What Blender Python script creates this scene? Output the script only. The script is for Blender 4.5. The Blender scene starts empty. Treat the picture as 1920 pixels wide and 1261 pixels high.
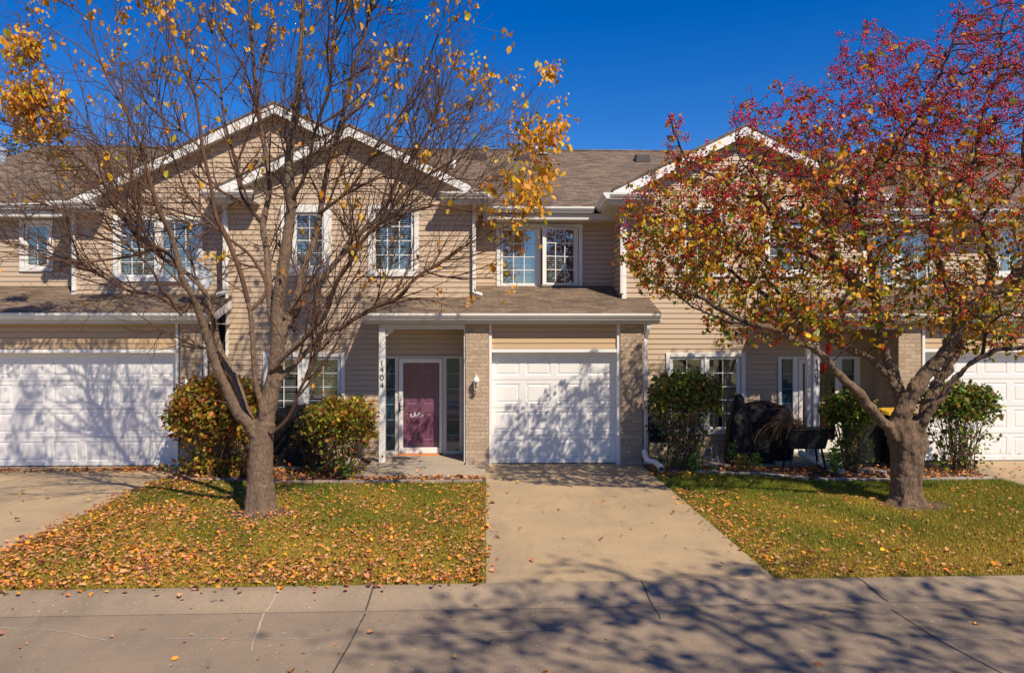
import bpy, math, random
import numpy as np
from mathutils import Vector, Matrix
R = math.radians
random.seed(7); RNG = np.random.default_rng(11)
scn = bpy.context.scene
col = scn.collection
# ------------------------------------------------------------------ camera
F = 1440.0; H = 2.55; HOR = 623.0; TH = math.atan(49/F)
cam_d = bpy.data.cameras.new('camera'); cam = bpy.data.objects.new('camera', cam_d); col.objects.link(cam)
cam_d.sensor_width = 36; cam_d.lens = 36*F/1920
cam_d.shift_y = -(630.5-HOR)/1920
cam_d.clip_end = 2000; cam_d.clip_start = .05
cam.location = (0, 0, H); cam.rotation_euler = (R(90), 0, -TH)
scn.camera = cam
# ------------------------------------------------------------------ light
SD = Vector((.65, -1.0, 1.3)).normalized()      # towards the sun
EL = math.asin(SD.z); AZ = math.atan2(SD.x, SD.y)
w = bpy.data.worlds.new('World'); scn.world = w; w.use_nodes = True
nt = w.node_tree; bg = nt.nodes['Background']
sky = nt.nodes.new('ShaderNodeTexSky'); sky.sky_type = 'NISHITA'; sky.sun_disc = False
sky.sun_elevation = EL; sky.sun_rotation = AZ; sky.air_density = 1.0; sky.dust_density = 0.15; sky.ozone_density = 4.5
hs = nt.nodes.new('ShaderNodeHueSaturation'); hs.inputs['Hue'].default_value = .516; hs.inputs['Saturation'].default_value = 1.42; hs.inputs['Value'].default_value = 1.5
nt.links.new(sky.outputs[0], hs.inputs['Color']); nt.links.new(hs.outputs[0], bg.inputs[0]); bg.inputs[1].default_value = .072
sl = bpy.data.lights.new('sun', 'SUN'); sl.energy = 5.0; sl.angle = R(.53); sl.color = (1, .87, .68)
so = bpy.data.objects.new('sun', sl); col.objects.link(so); so.rotation_euler = SD.to_track_quat('Z', 'Y').to_euler()
scn.view_settings.view_transform = 'Standard'; scn.view_settings.look = 'None'
scn.view_settings.exposure = 0.24; scn.view_settings.gamma = 1
# ------------------------------------------------------------------ pixel -> world helpers (photo pixels, 1920 wide)
def ray(px):
    s = (px-960)/F
    return math.sin(TH)+s*math.cos(TH), math.cos(TH)-s*math.sin(TH)
def at(px, py, Y):
    dx, dy = ray(px); t = Y/dy
    return Vector((dx*t, Y, H+(HOR-py)/F*t))
def ax(px, Y): return at(px, 0, Y).x
def az(px, py, Y): return at(px, py, Y).z
def G(px, py, z=0.):
    dx, dy = ray(px); t = (H-z)*F/(py-HOR)
    return Vector((dx*t, dy*t, z))
# ------------------------------------------------------------------ materials
def newmat(name):
    m = bpy.data.materials.new(name); m.use_nodes = True
    return m, m.node_tree, m.node_tree.nodes['Principled BSDF']
def N(nt, t, **k):
    n = nt.nodes.new(t)
    for a, b in k.items(): setattr(n, a, b)
    return n
def mixc(nt, fac, a, b, bt='MIX'):
    n = N(nt, 'ShaderNodeMix', data_type='RGBA', blend_type=bt)
    for s, v in ((0, fac), (6, a), (7, b)):
        if hasattr(v, 'links') or hasattr(v, 'is_linked'): nt.links.new(v, n.inputs[s])
        elif s == 0: n.inputs[0].default_value = v
        else: n.inputs[s].default_value = (*v, 1)
    return n.outputs[2]
def ramp(nt, v, p0, p1, c0=(0, 0, 0), c1=(1, 1, 1)):
    n = N(nt, 'ShaderNodeValToRGB'); e = n.color_ramp.elements
    e[0].position = p0; e[1].position = p1; e[0].color = (*c0, 1); e[1].color = (*c1, 1)
    nt.links.new(v, n.inputs[0]); return n.outputs[0]
def coords(nt, scale=(1, 1, 1), kind='Object'):
    tc = N(nt, 'ShaderNodeTexCoord'); mp = N(nt, 'ShaderNodeMapping'); mp.inputs['Scale'].default_value = scale
    nt.links.new(tc.outputs[kind], mp.inputs[0]); return mp.outputs[0]
def noise(nt, vec, sc, det=4, rough=.6):
    n = N(nt, 'ShaderNodeTexNoise'); n.inputs['Scale'].default_value = sc; n.inputs['Detail'].default_value = det
    n.inputs['Roughness'].default_value = rough
    nt.links.new(vec, n.inputs['Vector']); return n.outputs['Fac']
def bump(nt, b, h, strength=.3, dist=.01):
    n = N(nt, 'ShaderNodeBump'); n.inputs['Strength'].default_value = strength; n.inputs['Distance'].default_value = dist
    nt.links.new(h, n.inputs['Height']); nt.links.new(n.outputs[0], b.inputs['Normal'])
def simple(name, c, rough=.6, var=.12, sc=3., bsc=0, bst=.2, metal=0., stretch=(1, 1, 1), c2=None):
    m, nt, b = newmat(name); v = coords(nt, stretch)
    f = noise(nt, v, sc); f = ramp(nt, f, .3, .7)
    c2 = c2 or tuple(x*(1-2*var) for x in c)
    nt.links.new(mixc(nt, f, c, c2), b.inputs['Base Color'])
    b.inputs['Roughness'].default_value = rough; b.inputs['Metallic'].default_value = metal
    if bsc: bump(nt, b, noise(nt, v, bsc, 3), bst, .01)
    return m
M = {}
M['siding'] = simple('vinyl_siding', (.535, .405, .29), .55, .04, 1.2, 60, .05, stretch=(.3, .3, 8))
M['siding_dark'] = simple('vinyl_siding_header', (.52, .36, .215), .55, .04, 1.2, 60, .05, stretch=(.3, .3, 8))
M['white'] = simple('white_paint', (.80, .79, .77), .45, .04, 2.)
M['cream'] = simple('cream_paint', (.66, .62, .54), .5, .05, 2.)
M['soffit'] = simple('soffit_paint', (.62, .60, .55), .6, .06, 3.)
M['gutter'] = simple('gutter_paint', (.80, .79, .76), .35, .06, 1.5)
M['door_white'] = simple('garage_door_paint', (.79, .785, .78), .4, .04, 1.1, 5, .05)
M['seal'] = simple('black_rubber', (.03, .03, .03), .7)
M['purple'] = simple('purple_door_paint', (.29, .115, .195), .4, .05, 2.)
M['black'] = simple('black_metal', (.015, .015, .016), .4)
M['cover'] = simple('black_vinyl_cover', (.012, .012, .015), .6, .2, 6., 9, .8)
M['plastic'] = simple('black_plastic', (.02, .02, .022), .5)
M['yellow'] = simple('yellow_plastic', (.7, .42, .03), .5)
M['brown_vent'] = simple('brown_metal', (.045, .025, .02), .5)
M['steel'] = simple('galvanised_steel', (.62, .62, .62), .35, .1, 5., metal=.6)
M['rust'] = simple('rusty_flue', (.22, .13, .07), .8, .2, 8.)
M['dish'] = simple('dish_grey', (.50, .53, .56), .5)
M['wood'] = simple('weathered_wood', (.24, .15, .09), .8, .2, 4., 30, .3, stretch=(1, 6, 6))
M['threshold'] = simple('orange_threshold', (.70, .24, .06), .7)
M['red'] = simple('red_cloth', (.65, .02, .015), .6)
M['brass'] = simple('pole_wood', (.35, .22, .1), .6)
M['stone'] = simple('landscape_stone', (.42, .36, .32), .9, .2, 5., 25, .6)
M['edging'] = simple('edging_concrete', (.34, .25, .20), .9, .2, 5., 25, .6)
M['curtain'] = simple('curtain_cloth', (.55, .53, .45), .8, .15, 5., stretch=(9, 9, .3))
M['blind'] = simple('blind_slat', (.36, .38, .38), .5)
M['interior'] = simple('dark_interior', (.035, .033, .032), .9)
M['bulb'] = simple('frosted_glass', (.75, .6, .3), .3)
M['plaque'] = simple('grey_plastic', (.3, .33, .35), .6)
M['purplepot'] = simple('dark_planter', (.02, .02, .022), .5)

for k_ in ('cover', 'plastic', 'purplepot'): M[k_].node_tree.nodes['Principled BSDF'].inputs['Specular IOR Level'].default_value = .2
def grime():
    nt = M['door_white'].node_tree; b = nt.nodes['Principled BSDF']; old = b.inputs['Base Color'].links[0].from_socket
    sx = N(nt, 'ShaderNodeSeparateXYZ'); nt.links.new(coords(nt), sx.inputs[0])
    mr = N(nt, 'ShaderNodeMapRange'); mr.inputs['From Min'].default_value = .0; mr.inputs['From Max'].default_value = .55; mr.inputs['To Min'].default_value = .75; mr.inputs['To Max'].default_value = .06
    nt.links.new(sx.outputs[2], mr.inputs['Value']); mu = N(nt, 'ShaderNodeMath', operation='MULTIPLY'); nt.links.new(mr.outputs[0], mu.inputs[0])
    nt.links.new(ramp(nt, noise(nt, coords(nt, (1, 1, .5)), 5, 5, .7), .4, .75), mu.inputs[1])
    nt.links.new(mixc(nt, mu.outputs[0], old, (.50, .43, .35)), b.inputs['Base Color'])
grime()
# asphalt shingles (uv in metres: u along the eave, v up the slope)
def shingle():
    m, nt, b = newmat('asphalt_shingles')
    uv = coords(nt, (1, 1, 1), 'UV')
    br = N(nt, 'ShaderNodeTexBrick'); br.offset = .5; br.squash = 1
    nt.links.new(uv, br.inputs['Vector'])
    for k, v in (('Scale', 1.), ('Mortar Size', .009), ('Mortar Smooth', .2), ('Brick Width', .26), ('Row Height', .125), ('Bias', 0.)):
        br.inputs[k].default_value = v
    br.inputs['Color1'].default_value = (.28, .19, .12, 1); br.inputs['Color2'].default_value = (.070, .044, .030, 1)
    br.inputs['Mortar'].default_value = (.07, .045, .035, 1)
    uv2 = coords(nt, (3.2, 16., 1), 'UV')
    n2 = ramp(nt, noise(nt, uv2, 1., 2), .35, .65)
    c = mixc(nt, .40, br.outputs['Color'], mixc(nt, n2, (.065, .050, .038), (.25, .19, .13)))
    n3 = ramp(nt, noise(nt, uv, .6, 2), .3, .7, (.85, .85, .85), (1.12, 1.12, 1.12))
    c = mixc(nt, 1., c, n3, 'MULTIPLY')
    nt.links.new(c, b.inputs['Base Color']); b.inputs['Roughness'].default_value = .95
    # course steps: saw-tooth up the slope
    sx = N(nt, 'ShaderNodeSeparateXYZ'); nt.links.new(uv, sx.inputs[0])
    d = N(nt, 'ShaderNodeMath', operation='DIVIDE'); d.inputs[1].default_value = .125; nt.links.new(sx.outputs[1], d.inputs[0])
    fr = N(nt, 'ShaderNodeMath', operation='FRACT'); nt.links.new(d.outputs[0], fr.inputs[0])
    ng = N(nt, 'ShaderNodeMath', operation='SUBTRACT'); ng.inputs[0].default_value = 1; nt.links.new(fr.outputs[0], ng.inputs[1])
    ad = N(nt, 'ShaderNodeMath', operation='ADD'); nt.links.new(ng.outputs[0], ad.inputs[0]); nt.links.new(n2, ad.inputs[1])
    bump(nt, b, ad.outputs[0], .9, .012)
    return m
M['shingle'] = shingle()
def brick(name, c1, c2, mo):
    m, nt, b = newmat(name); uv = coords(nt, (1, 1, 1), 'UV')
    br = N(nt, 'ShaderNodeTexBrick'); br.offset = .5
    nt.links.new(uv, br.inputs['Vector'])
    for k, v in (('Scale', 1.), ('Mortar Size', .006), ('Mortar Smooth', .3), ('Brick Width', .215), ('Row Height', .073)):
        br.inputs[k].default_value = v
    br.inputs['Color1'].default_value = (*c1, 1); br.inputs['Color2'].default_value = (*c2, 1); br.inputs['Mortar'].default_value = (*mo, 1)
    n = noise(nt, uv, 22, 3); c = mixc(nt, 1., br.outputs['Color'], ramp(nt, n, .3, .7, (.72, .72, .72), (1.2, 1.2, 1.2)), 'MULTIPLY')
    nt.links.new(c, b.inputs['Base Color']); b.inputs['Roughness'].default_value = .9
    inv = N(nt, 'ShaderNodeMath', operation='SUBTRACT'); inv.inputs[0].default_value = 1.; nt.links.new(br.outputs['Fac'], inv.inputs[1])
    ad = N(nt, 'ShaderNodeMath', operation='ADD'); nt.links.new(inv.outputs[0], ad.inputs[0]); nt.links.new(noise(nt, uv, 45, 3), ad.inputs[1])
    bump(nt, b, ad.outputs[0], .9, .006)
    return m
M['brick'] = brick('tan_brick', (.50, .38, .27), (.38, .28, .20), (.36, .29, .22))
# concrete
def concrete(name, a, c2, dark, grain=1.):
    m, nt, b = newmat(name); v = coords(nt)
    c = mixc(nt, ramp(nt, noise(nt, v, 1.1, 6, .7), .34, .62), a, c2)
    vs = coords(nt, (1.0, .35, 1))
    c = mixc(nt, ramp(nt, noise(nt, vs, .55, 7, .75), .48, .70), c, dark)
    c = mixc(nt, 1., c, ramp(nt, noise(nt, v, 70, 4, .8), .25, .75, (.72, .72, .72), (1.25, 1.25, 1.25)), 'MULTIPLY')
    c = mixc(nt, ramp(nt, noise(nt, v, 9, 2), .70, .735), c, tuple(x*.62 for x in dark))
    c = mixc(nt, ramp(nt, noise(nt, coords(nt, (1, 1.3, 1)), 31, 1), .74, .76), c, tuple(min(1, x*1.9) for x in a))
    nt.links.new(c, b.inputs['Base Color']); b.inputs['Roughness'].default_value = .9
    bump(nt, b, noise(nt, v, 55, 5, .75), .35*grain, .006)
    return m
M['road'] = concrete('road_concrete', (.295, .22, .148), (.235, .18, .125), (.15, .118, .088), 1.3)
M['kerb'] = concrete('kerb_concrete', (.335, .25, .168), (.27, .205, .14), (.17, .135, .10), 2.2)
M['drive'] = concrete('driveway_concrete', (.455, .325, .180), (.37, .275, .165), (.235, .18, .12), .9)
M['slab'] = concrete('slab_concrete', (.40, .33, .25), (.36, .30, .23), (.28, .23, .18), .7)
M['crack'] = simple('crack_filler', (.07, .055, .045), .95)
M['crack_white'] = simple('spalled_concrete', (.50, .43, .36), .95)
def lawnm():
    m, nt, b = newmat('lawn_soil'); v = coords(nt)
    c = mixc(nt, ramp(nt, noise(nt, v, .9, 4), .38, .62), (.10, .125, .010), (.27, .19, .04))
    c = mixc(nt, 1., c, ramp(nt, noise(nt, v, 40, 4, .8), .25, .75, (.45, .45, .45), (1.3, 1.3, 1.3)), 'MULTIPLY')
    nt.links.new(c, b.inputs['Base Color']); b.inputs['Roughness'].default_value = 1
    bump(nt, b, noise(nt, v, 60, 5, .8), 1., .02); return m
M['lawn'] = lawnm()
M['mulch'] = simple('mulch_soil', (.14, .085, .055), 1., .3, 18., 50, 1.)
M['ground'] = simple('far_ground', (.13, .12, .05), 1., .2, .3, 5, .5)
def barkm(name, a, c2, sc=1.):
    m, nt, b = newmat(name); v = coords(nt, (9*sc, 9*sc, 2.2*sc))
    f = noise(nt, v, 3., 6, .7)
    c = mixc(nt, ramp(nt, f, .32, .66), c2, a)
    c = mixc(nt, ramp(nt, noise(nt, coords(nt), 5., 3), .55, .7), c, tuple(x*.75 for x in a))
    nt.links.new(c, b.inputs['Base Color']); b.inputs['Roughness'].default_value = .9
    bump(nt, b, f, 1., .03); return m
M['bark'] = barkm('grey_brown_bark', (.285, .19, .125), (.085, .056, .038), 1.9)
M['twig'] = simple('twig_bark', (.135, .070, .040), .9, .2, 8.)
M['bark2'] = barkm('crabapple_bark', (.27, .175, .110), (.05, .032, .022), 1.7)
M['twig2'] = simple('crabapple_twig', (.075, .042, .03), .9, .2, 8.)
M['stem'] = simple('shrub_stem', (.16, .10, .07), .9, .2, 8.)
def leafm(name, trans=.35, rough=.55):
    m, nt, b = newmat(name)
    at_ = N(nt, 'ShaderNodeAttribute', attribute_name='Col')
    nt.links.new(at_.outputs['Color'], b.inputs['Base Color']); b.inputs['Roughness'].default_value = rough
    tr = N(nt, 'ShaderNodeBsdfTranslucent'); nt.links.new(at_.outputs['Color'], tr.inputs[0])
    mx = N(nt, 'ShaderNodeMixShader'); mx.inputs[0].default_value = trans
    nt.links.new(b.outputs[0], mx.inputs[1]); nt.links.new(tr.outputs[0], mx.inputs[2])
    nt.links.new(mx.outputs[0], nt.nodes['Material Output'].inputs[0]); return m
M['leaf'] = leafm('leaf'); M['dryleaf'] = leafm('dry_leaf', .1, .8); M['grass'] = leafm('grass_blade', .25, .8)
M['berry'] = leafm('berry_skin', 0., .3)
def glassm(name, refl=.22, tint=(.9, .95, .95)):
    m, nt, b = newmat(name)
    nt.nodes.remove(b)
    t = N(nt, 'ShaderNodeBsdfTransparent'); t.inputs[0].default_value = (*tint, 1)
    g = N(nt, 'ShaderNodeBsdfGlossy'); g.inputs['Roughness'].default_value = .01
    bm = N(nt, 'ShaderNodeBump'); bm.inputs['Strength'].default_value = .02; bm.inputs['Distance'].default_value = .02
    nt.links.new(noise(nt, coords(nt), 2.5, 1), bm.inputs['Height']); nt.links.new(bm.outputs[0], g.inputs['Normal'])
    mx = N(nt, 'ShaderNodeMixShader'); mx.inputs[0].default_value = refl
    nt.links.new(t.outputs[0], mx.inputs[1]); nt.links.new(g.outputs[0], mx.inputs[2])
    nt.links.new(mx.outputs[0], nt.nodes['Material Output'].inputs[0]); return m
M['glass'] = glassm('window_glass', .36); M['storm'] = glassm('storm_glass', .07, (.80, .78, .80))
M['sideglass'] = glassm('obscure_glass', .10, (.45, .6, .7))
M['frost'] = simple('sidelight_film', (.10, .155, .18), .35, .12, 6., 90, .3)
# ------------------------------------------------------------------ object helpers
WL = {}
def tag(o, label=None, cat=None, group=None, kind=None):
    if label: o['label'] = label
    if cat: o['category'] = cat
    if group: o['group'] = group
    if kind: o['kind'] = kind
    return o
def thing(name, loc, label, cat, group=None):
    o = bpy.data.objects.new(name, None); o.empty_display_size = .2; col.objects.link(o)
    o.location = loc; WL[o.name] = Vector(loc); tag(o, label, cat, group); return o
def link(name, me, mat, parent=None):
    o = bpy.data.objects.new(name, me); col.objects.link(o)
    if mat: me.materials.append(mat)
    if parent:
        o.parent = parent
        if parent.name in WL: o.matrix_parent_inverse = Matrix.Translation(-WL[parent.name])
    return o
class MB:
    def __init__(s): s.v = []; s.f = []
    def add(s, vs, fs):
        n = len(s.v); s.v += [tuple(v) for v in vs]; s.f += [tuple(i+n for i in f) for f in fs]; return s
    def box(s, x0, x1, y0, y1, z0, z1):
        x0, x1 = sorted((x0, x1)); y0, y1 = sorted((y0, y1)); z0, z1 = sorted((z0, z1))
        return s.add([(x0, y0, z0), (x1, y0, z0), (x1, y1, z0), (x0, y1, z0), (x0, y0, z1), (x1, y0, z1), (x1, y1, z1), (x0, y1, z1)],
              [(0, 3, 2, 1), (4, 5, 6, 7), (0, 1, 5, 4), (1, 2, 6, 5), (2, 3, 7, 6), (3, 0, 4, 7)])
    def hexa(s, b, t):     # bottom quad, top quad (ccw seen from above)
        return s.add(list(b)+list(t), [(3, 2, 1, 0), (4, 5, 6, 7), (0, 1, 5, 4), (1, 2, 6, 5), (2, 3, 7, 6), (3, 0, 4, 7)])
    def quad(s, *p): return s.add(p, [tuple(range(len(p)))])
    def prism(s, prof, p0, p1, a, up=(0, 0, 1)):
        # extrude profile (list of (outward, z)) from p0 to p1; a = outward unit vector
        a = Vector(a); up = Vector(up); n = len(prof); vs = []
        for p in (Vector(p0), Vector(p1)):
            vs += [p+a*d+up*z for d, z in prof]
        fs = [(i, (i+1) % n, (i+1) % n+n, i+n) for i in range(n)]+[tuple(range(n))[::-1], tuple(range(n, 2*n))]
        return s.add(vs, fs)
    def tube(s, pts, rad, n=8, cap=True):
        pts = [Vector(p) for p in pts]; k = len(pts)
        if not hasattr(rad, '__len__'): rad = [rad]*k
        rings = []; u = None
        for i, p in enumerate(pts):
            d = (pts[min(i+1, k-1)]-pts[max(i-1, 0)])
            d = d.normalized() if d.length > 1e-9 else Vector((0, 0, 1))
            if u is None: u = d.orthogonal().normalized()
            else:
                u = u-d*u.dot(d); u = u.normalized() if u.length > 1e-6 else d.orthogonal().normalized()
            w_ = d.cross(u)
            rings.append([p+(u*math.cos(2*math.pi*j/n)+w_*math.sin(2*math.pi*j/n))*rad[i] for j in range(n)])
        vs = [v for r in rings for v in r]; fs = []
        for i in range(k-1):
            for j in range(n):
                fs.append((i*n+j, i*n+(j+1) % n, (i+1)*n+(j+1) % n, (i+1)*n+j))
        if cap: fs += [tuple(range(n))[::-1], tuple(range((k-1)*n, k*n))]
        return s.add(vs, fs)
    def lathe(s, c, prof, n=20, axis='z', sx=1, sy=1):
        vs = []; fs = []; k = len(prof)
        for r, z in prof:
            for j in range(n):
                a = 2*math.pi*j/n
                vs.append((c[0]+r*math.cos(a)*sx, c[1]+r*math.sin(a)*sy, c[2]+z) if axis == 'z' else
                          (c[0]+r*math.cos(a)*sx, c[1]+z, c[2]+r*math.sin(a)*sy))
        for i in range(k-1):
            for j in range(n): fs.append((i*n+j, i*n+(j+1) % n, (i+1)*n+(j+1) % n, (i+1)*n+j))
        fs += [tuple(range(n))[::-1], tuple(range((k-1)*n, k*n))]
        return s.add(vs, fs)
    def build(s, name, mat, parent=None, smooth=False, bevel=0, uv=True):
        me = bpy.data.meshes.new(name); me.from_pydata(s.v, [], s.f); me.update()
        if uv:
            l = me.uv_layers.new(name='UVMap'); Z = Vector((0, 0, 1))
            for p in me.polygons:
                n = p.normal
                t = Z.cross(n)
                t = t.normalized() if t.length > .05 else Vector((1, 0, 0))
                b = n.cross(t)
                if b.z < -.01: b = -b
                for li in p.loop_indices:
                    q = me.vertices[me.loops[li].vertex_index].co; l.data[li].uv = (q.dot(t), q.dot(b))
        if smooth:
            for p in me.polygons: p.use_smooth = True
        o = link(name, me, mat, parent)
        if bevel:
            bm = o.modifiers.new('bevel', 'BEVEL'); bm.width = bevel; bm.segments = 2; bm.limit_method = 'ANGLE'
        return o
def fast_mesh(name, V, Fc, mat, parent=None, colr=None, smooth=False):
    V = np.asarray(V, dtype=np.float32); Fc = np.asarray(Fc, dtype=np.int32)
    me = bpy.data.meshes.new(name); me.vertices.add(len(V)); me.vertices.foreach_set('co', V.ravel())
    k = Fc.shape[1]; me.loops.add(Fc.size); me.loops.foreach_set('vertex_index', Fc.ravel())
    me.polygons.add(len(Fc)); me.polygons.foreach_set('loop_start', np.arange(0, Fc.size, k, dtype=np.int32))
    me.polygons.foreach_set('loop_total', np.full(len(Fc), k, dtype=np.int32))
    if smooth: me.polygons.foreach_set('use_smooth', np.ones(len(Fc), dtype=bool))
    me.update(calc_edges=True)
    if colr is not None:
        a = me.color_attributes.new('Col', 'FLOAT_COLOR', 'POINT')
        c4 = np.ones((len(V), 4), dtype=np.float32); c4[:, :3] = colr; a.data.foreach_set('color', c4.ravel())
    return link(name, me, mat, parent)
# ------------------------------------------------------------------ leaf / berry clouds
LEAF = np.array([(0, 0, 0), (-.28, .25, .07), (-.30, .62, .07), (0, 1, -.05), (.30, .62, .07), (.28, .25, .07)], dtype=np.float64)
def unit(a): return a/np.maximum(np.linalg.norm(a, axis=-1, keepdims=True), 1e-9)
def leaves(name, P, size, colr, mat, parent=None, hang=.5, flat=False, curl=1., wid=1.):
    n = len(P); size = size*np.exp(RNG.normal(0, .22, n))
    if flat:
        nz = unit(np.stack([RNG.normal(0, .35, n), RNG.normal(0, .35, n), np.ones(n)], 1)); d = unit(RNG.normal(0, 1, (n, 3)))
        d = unit(d-nz*(d*nz).sum(1, keepdims=True))
    else:
        d = unit(RNG.normal(0, 1, (n, 3))+np.array([0, 0, -hang*2])); nz = unit(np.cross(d, RNG.normal(0, 1, (n, 3))))
    s = np.cross(d, nz)
    sz = (size*RNG.uniform(.65, 1.3, n))[:, None, None]
    L = LEAF.copy(); L[:, 0] *= wid
    cr = RNG.uniform(.3, 2.2, n)[:, None]*curl
    V = P[:, None, :]+sz*(s[:, None, :]*L[None, :, 0:1]+d[:, None, :]*L[None, :, 1:2]+nz[:, None, :]*(L[None, :, 2]*cr)[:, :, None])
    base = (np.arange(n)*6)[:, None]
    Fc = np.concatenate([base+np.array([[0, 3, 2, 1]]), base+np.array([[0, 5, 4, 3]])], 0)
    return fast_mesh(name, V.reshape(-1, 3), Fc, mat, parent, np.repeat(colr, 6, 0))
def palette(n, cols, wts, jit=.18):
    cols = np.array(cols); i = RNG.choice(len(cols), n, p=np.array(wts)/sum(wts))
    return np.clip(cols[i]*(1+RNG.normal(0, jit, (n, 1)))*(1+RNG.normal(0, jit*.4, (n, 3))), .003, .95)
OCT = np.array([(1, 0, 0), (0, 1, 0), (-1, 0, 0), (0, -1, 0), (0, 0, 1.1), (0, 0, -1.1)], dtype=np.float64)
OF = np.array([(0, 1, 4), (1, 2, 4), (2, 3, 4), (3, 0, 4), (1, 0, 5), (2, 1, 5), (3, 2, 5), (0, 3, 5)])
def berries(name, P, r, colr, mat, parent):
    n = len(P); V = P[:, None, :]+OCT[None]*(r*RNG.uniform(.75, 1.25, n))[:, None, None]
    Fc = ((np.arange(n)*6)[:, None, None]+OF[None]).reshape(-1, 3)
    return fast_mesh(name, V.reshape(-1, 3), Fc, mat, parent, np.repeat(colr, 6, 0), smooth=True)
def catmull(pts, step):
    pts = [Vector(p) for p in pts]; P = [pts[0]*2-pts[1]]+pts+[pts[-1]*2-pts[-2]]; out = []
    for i in range(1, len(P)-2):
        a, b, c, d = P[i-1:i+3]; n = max(1, int((c-b).length/step+.5))
        for k in range(n):
            t = k/n; out.append(.5*((2*b)+(c-a)*t+(2*a-5*b+4*c-d)*t*t+(3*b-a-3*c+d)*t**3))
    out.append(pts[-1]); return out
# ------------------------------------------------------------------ tree by space colonisation from traced limbs
def grow(limbs, A, D=.12, di=1.0, dk=.2, iters=120, grav=0., spur=(2, .12, .3), tip=.0028, expo=2.3, jit=.25, maxn=60000, mom=0.):
    pos = []; par = []; rad = []; limbid = []
    for li, (pts, r0, r1) in enumerate(limbs):
        cp = catmull(pts, D); k = len(cp)
        if li == 0: prev = -1
        else:
            arr = np.array(pos); prev = int(np.argmin(((arr-np.array(cp[0]))**2).sum(1)))
        for i, p in enumerate(cp):
            if i and li: p = p+Vector(RNG.normal(0, .012, 3))
            pos.append(tuple(p)); par.append(prev); rad.append(r0+(r1-r0)*(i/(k-1))**.8); limbid.append(li); prev = len(pos)-1
    nl = len(pos)
    A = np.asarray(A); pa = np.array(pos)
    lowok = [i for i in range(nl) if rad[i] < .075]
    sub = np.array(lowok)
    d2 = ((A[:, None, :]-pa[None, sub])**2).sum(2); best = sub[d2.argmin(1)]; bd = d2.min(1)
    alive = np.ones(len(A), bool)
    for it in range(iters):
        act = alive & (bd < di*di)
        if not act.any() or len(pos) > maxn: break
        ids = best[act]; pa = np.array(pos)
        v = unit(A[act]-pa[ids]); acc = np.zeros((len(pos), 3)); np.add.at(acc, ids, v)
        g = np.unique(ids)
        pg = np.array(par)[g]; pd = unit(pa[g]-pa[np.maximum(pg, 0)])
        dirs = unit(unit(acc[g])+mom*pd+RNG.normal(0, jit, (len(g), 3))+np.array([0, 0, grav]))
        newp = pa[g]+dirs*D*RNG.uniform(.8, 1.15, (len(g), 1))
        n0 = len(pos)
        for q, gg in zip(newp, g): pos.append(tuple(q)); par.append(int(gg)); rad.append(0); limbid.append(-1)
        ai = np.where(alive)[0]
        for c in range(0, len(ai), 4000):
            a = ai[c:c+4000]
            dd = ((A[a][:, None, :]-newp[None])**2).sum(2); m = dd.argmin(1); mm = dd[np.arange(len(a)), m]
            up = mm < bd[a]; best[a[up]] = n0+m[up]; bd[a[up]] = mm[up]
        alive &= bd > dk*dk
    # spur twigs
    main = len(pos)
    for i in range(nl, main):
        for _ in range(RNG.poisson(spur[0])):
            d = unit(RNG.normal(0, .75, 3)+np.array([0, 0, .15])+mom*1.6*unit(np.array(pos[i])-np.array(pos[par[i]]))); L = RNG.uniform(spur[1], spur[2]); p = np.array(pos[i]); pr = i
            for k in range(2):
                d = unit(d+RNG.normal(0, .3, 3)); p = p+d*L/2
                pos.append(tuple(p)); par.append(pr); rad.append(0); limbid.append(-2); pr = len(pos)-1
    n = len(pos); acc = np.zeros(n)
    kids = [[] for _ in range(n)]
    for i in range(n-1, -1, -1):
        if limbid[i] < 0: rad[i] = max(tip, acc[i]**(1/expo))
        p = par[i]
        if p >= 0:
            kids[p].append(i)
            if limbid[i] < 0: acc[p] += rad[i]**expo
    for i in range(nl, n):
        p = par[i]
        if p >= 0: rad[i] = min(rad[i], rad[p]*.92)
        rad[i] = max(rad[i], tip*.7)
    # chains
    chains = []; stack = [0]; pos_a = np.array(pos)
    while stack:
        s = stack.pop(); ch = [s] if par[s] < 0 else [par[s], s]; first = par[s] >= 0
        c = s
        while kids[c]:
            ks = kids[c]; same = [k for k in ks if limbid[k] == limbid[c] and limbid[c] >= 0]
            m = same[0] if same else max(ks, key=lambda k: rad[k])
            for k in ks:
                if k != m: stack.append(k)
            ch.append(m); c = m
        rr = [rad[i] for i in ch]
        if first: rr[0] = min(rr[1]*1.15, rad[ch[0]])
        chains.append((ch, rr))
    return pos_a, np.array(par), np.array(rad), np.array(limbid), chains
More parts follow.
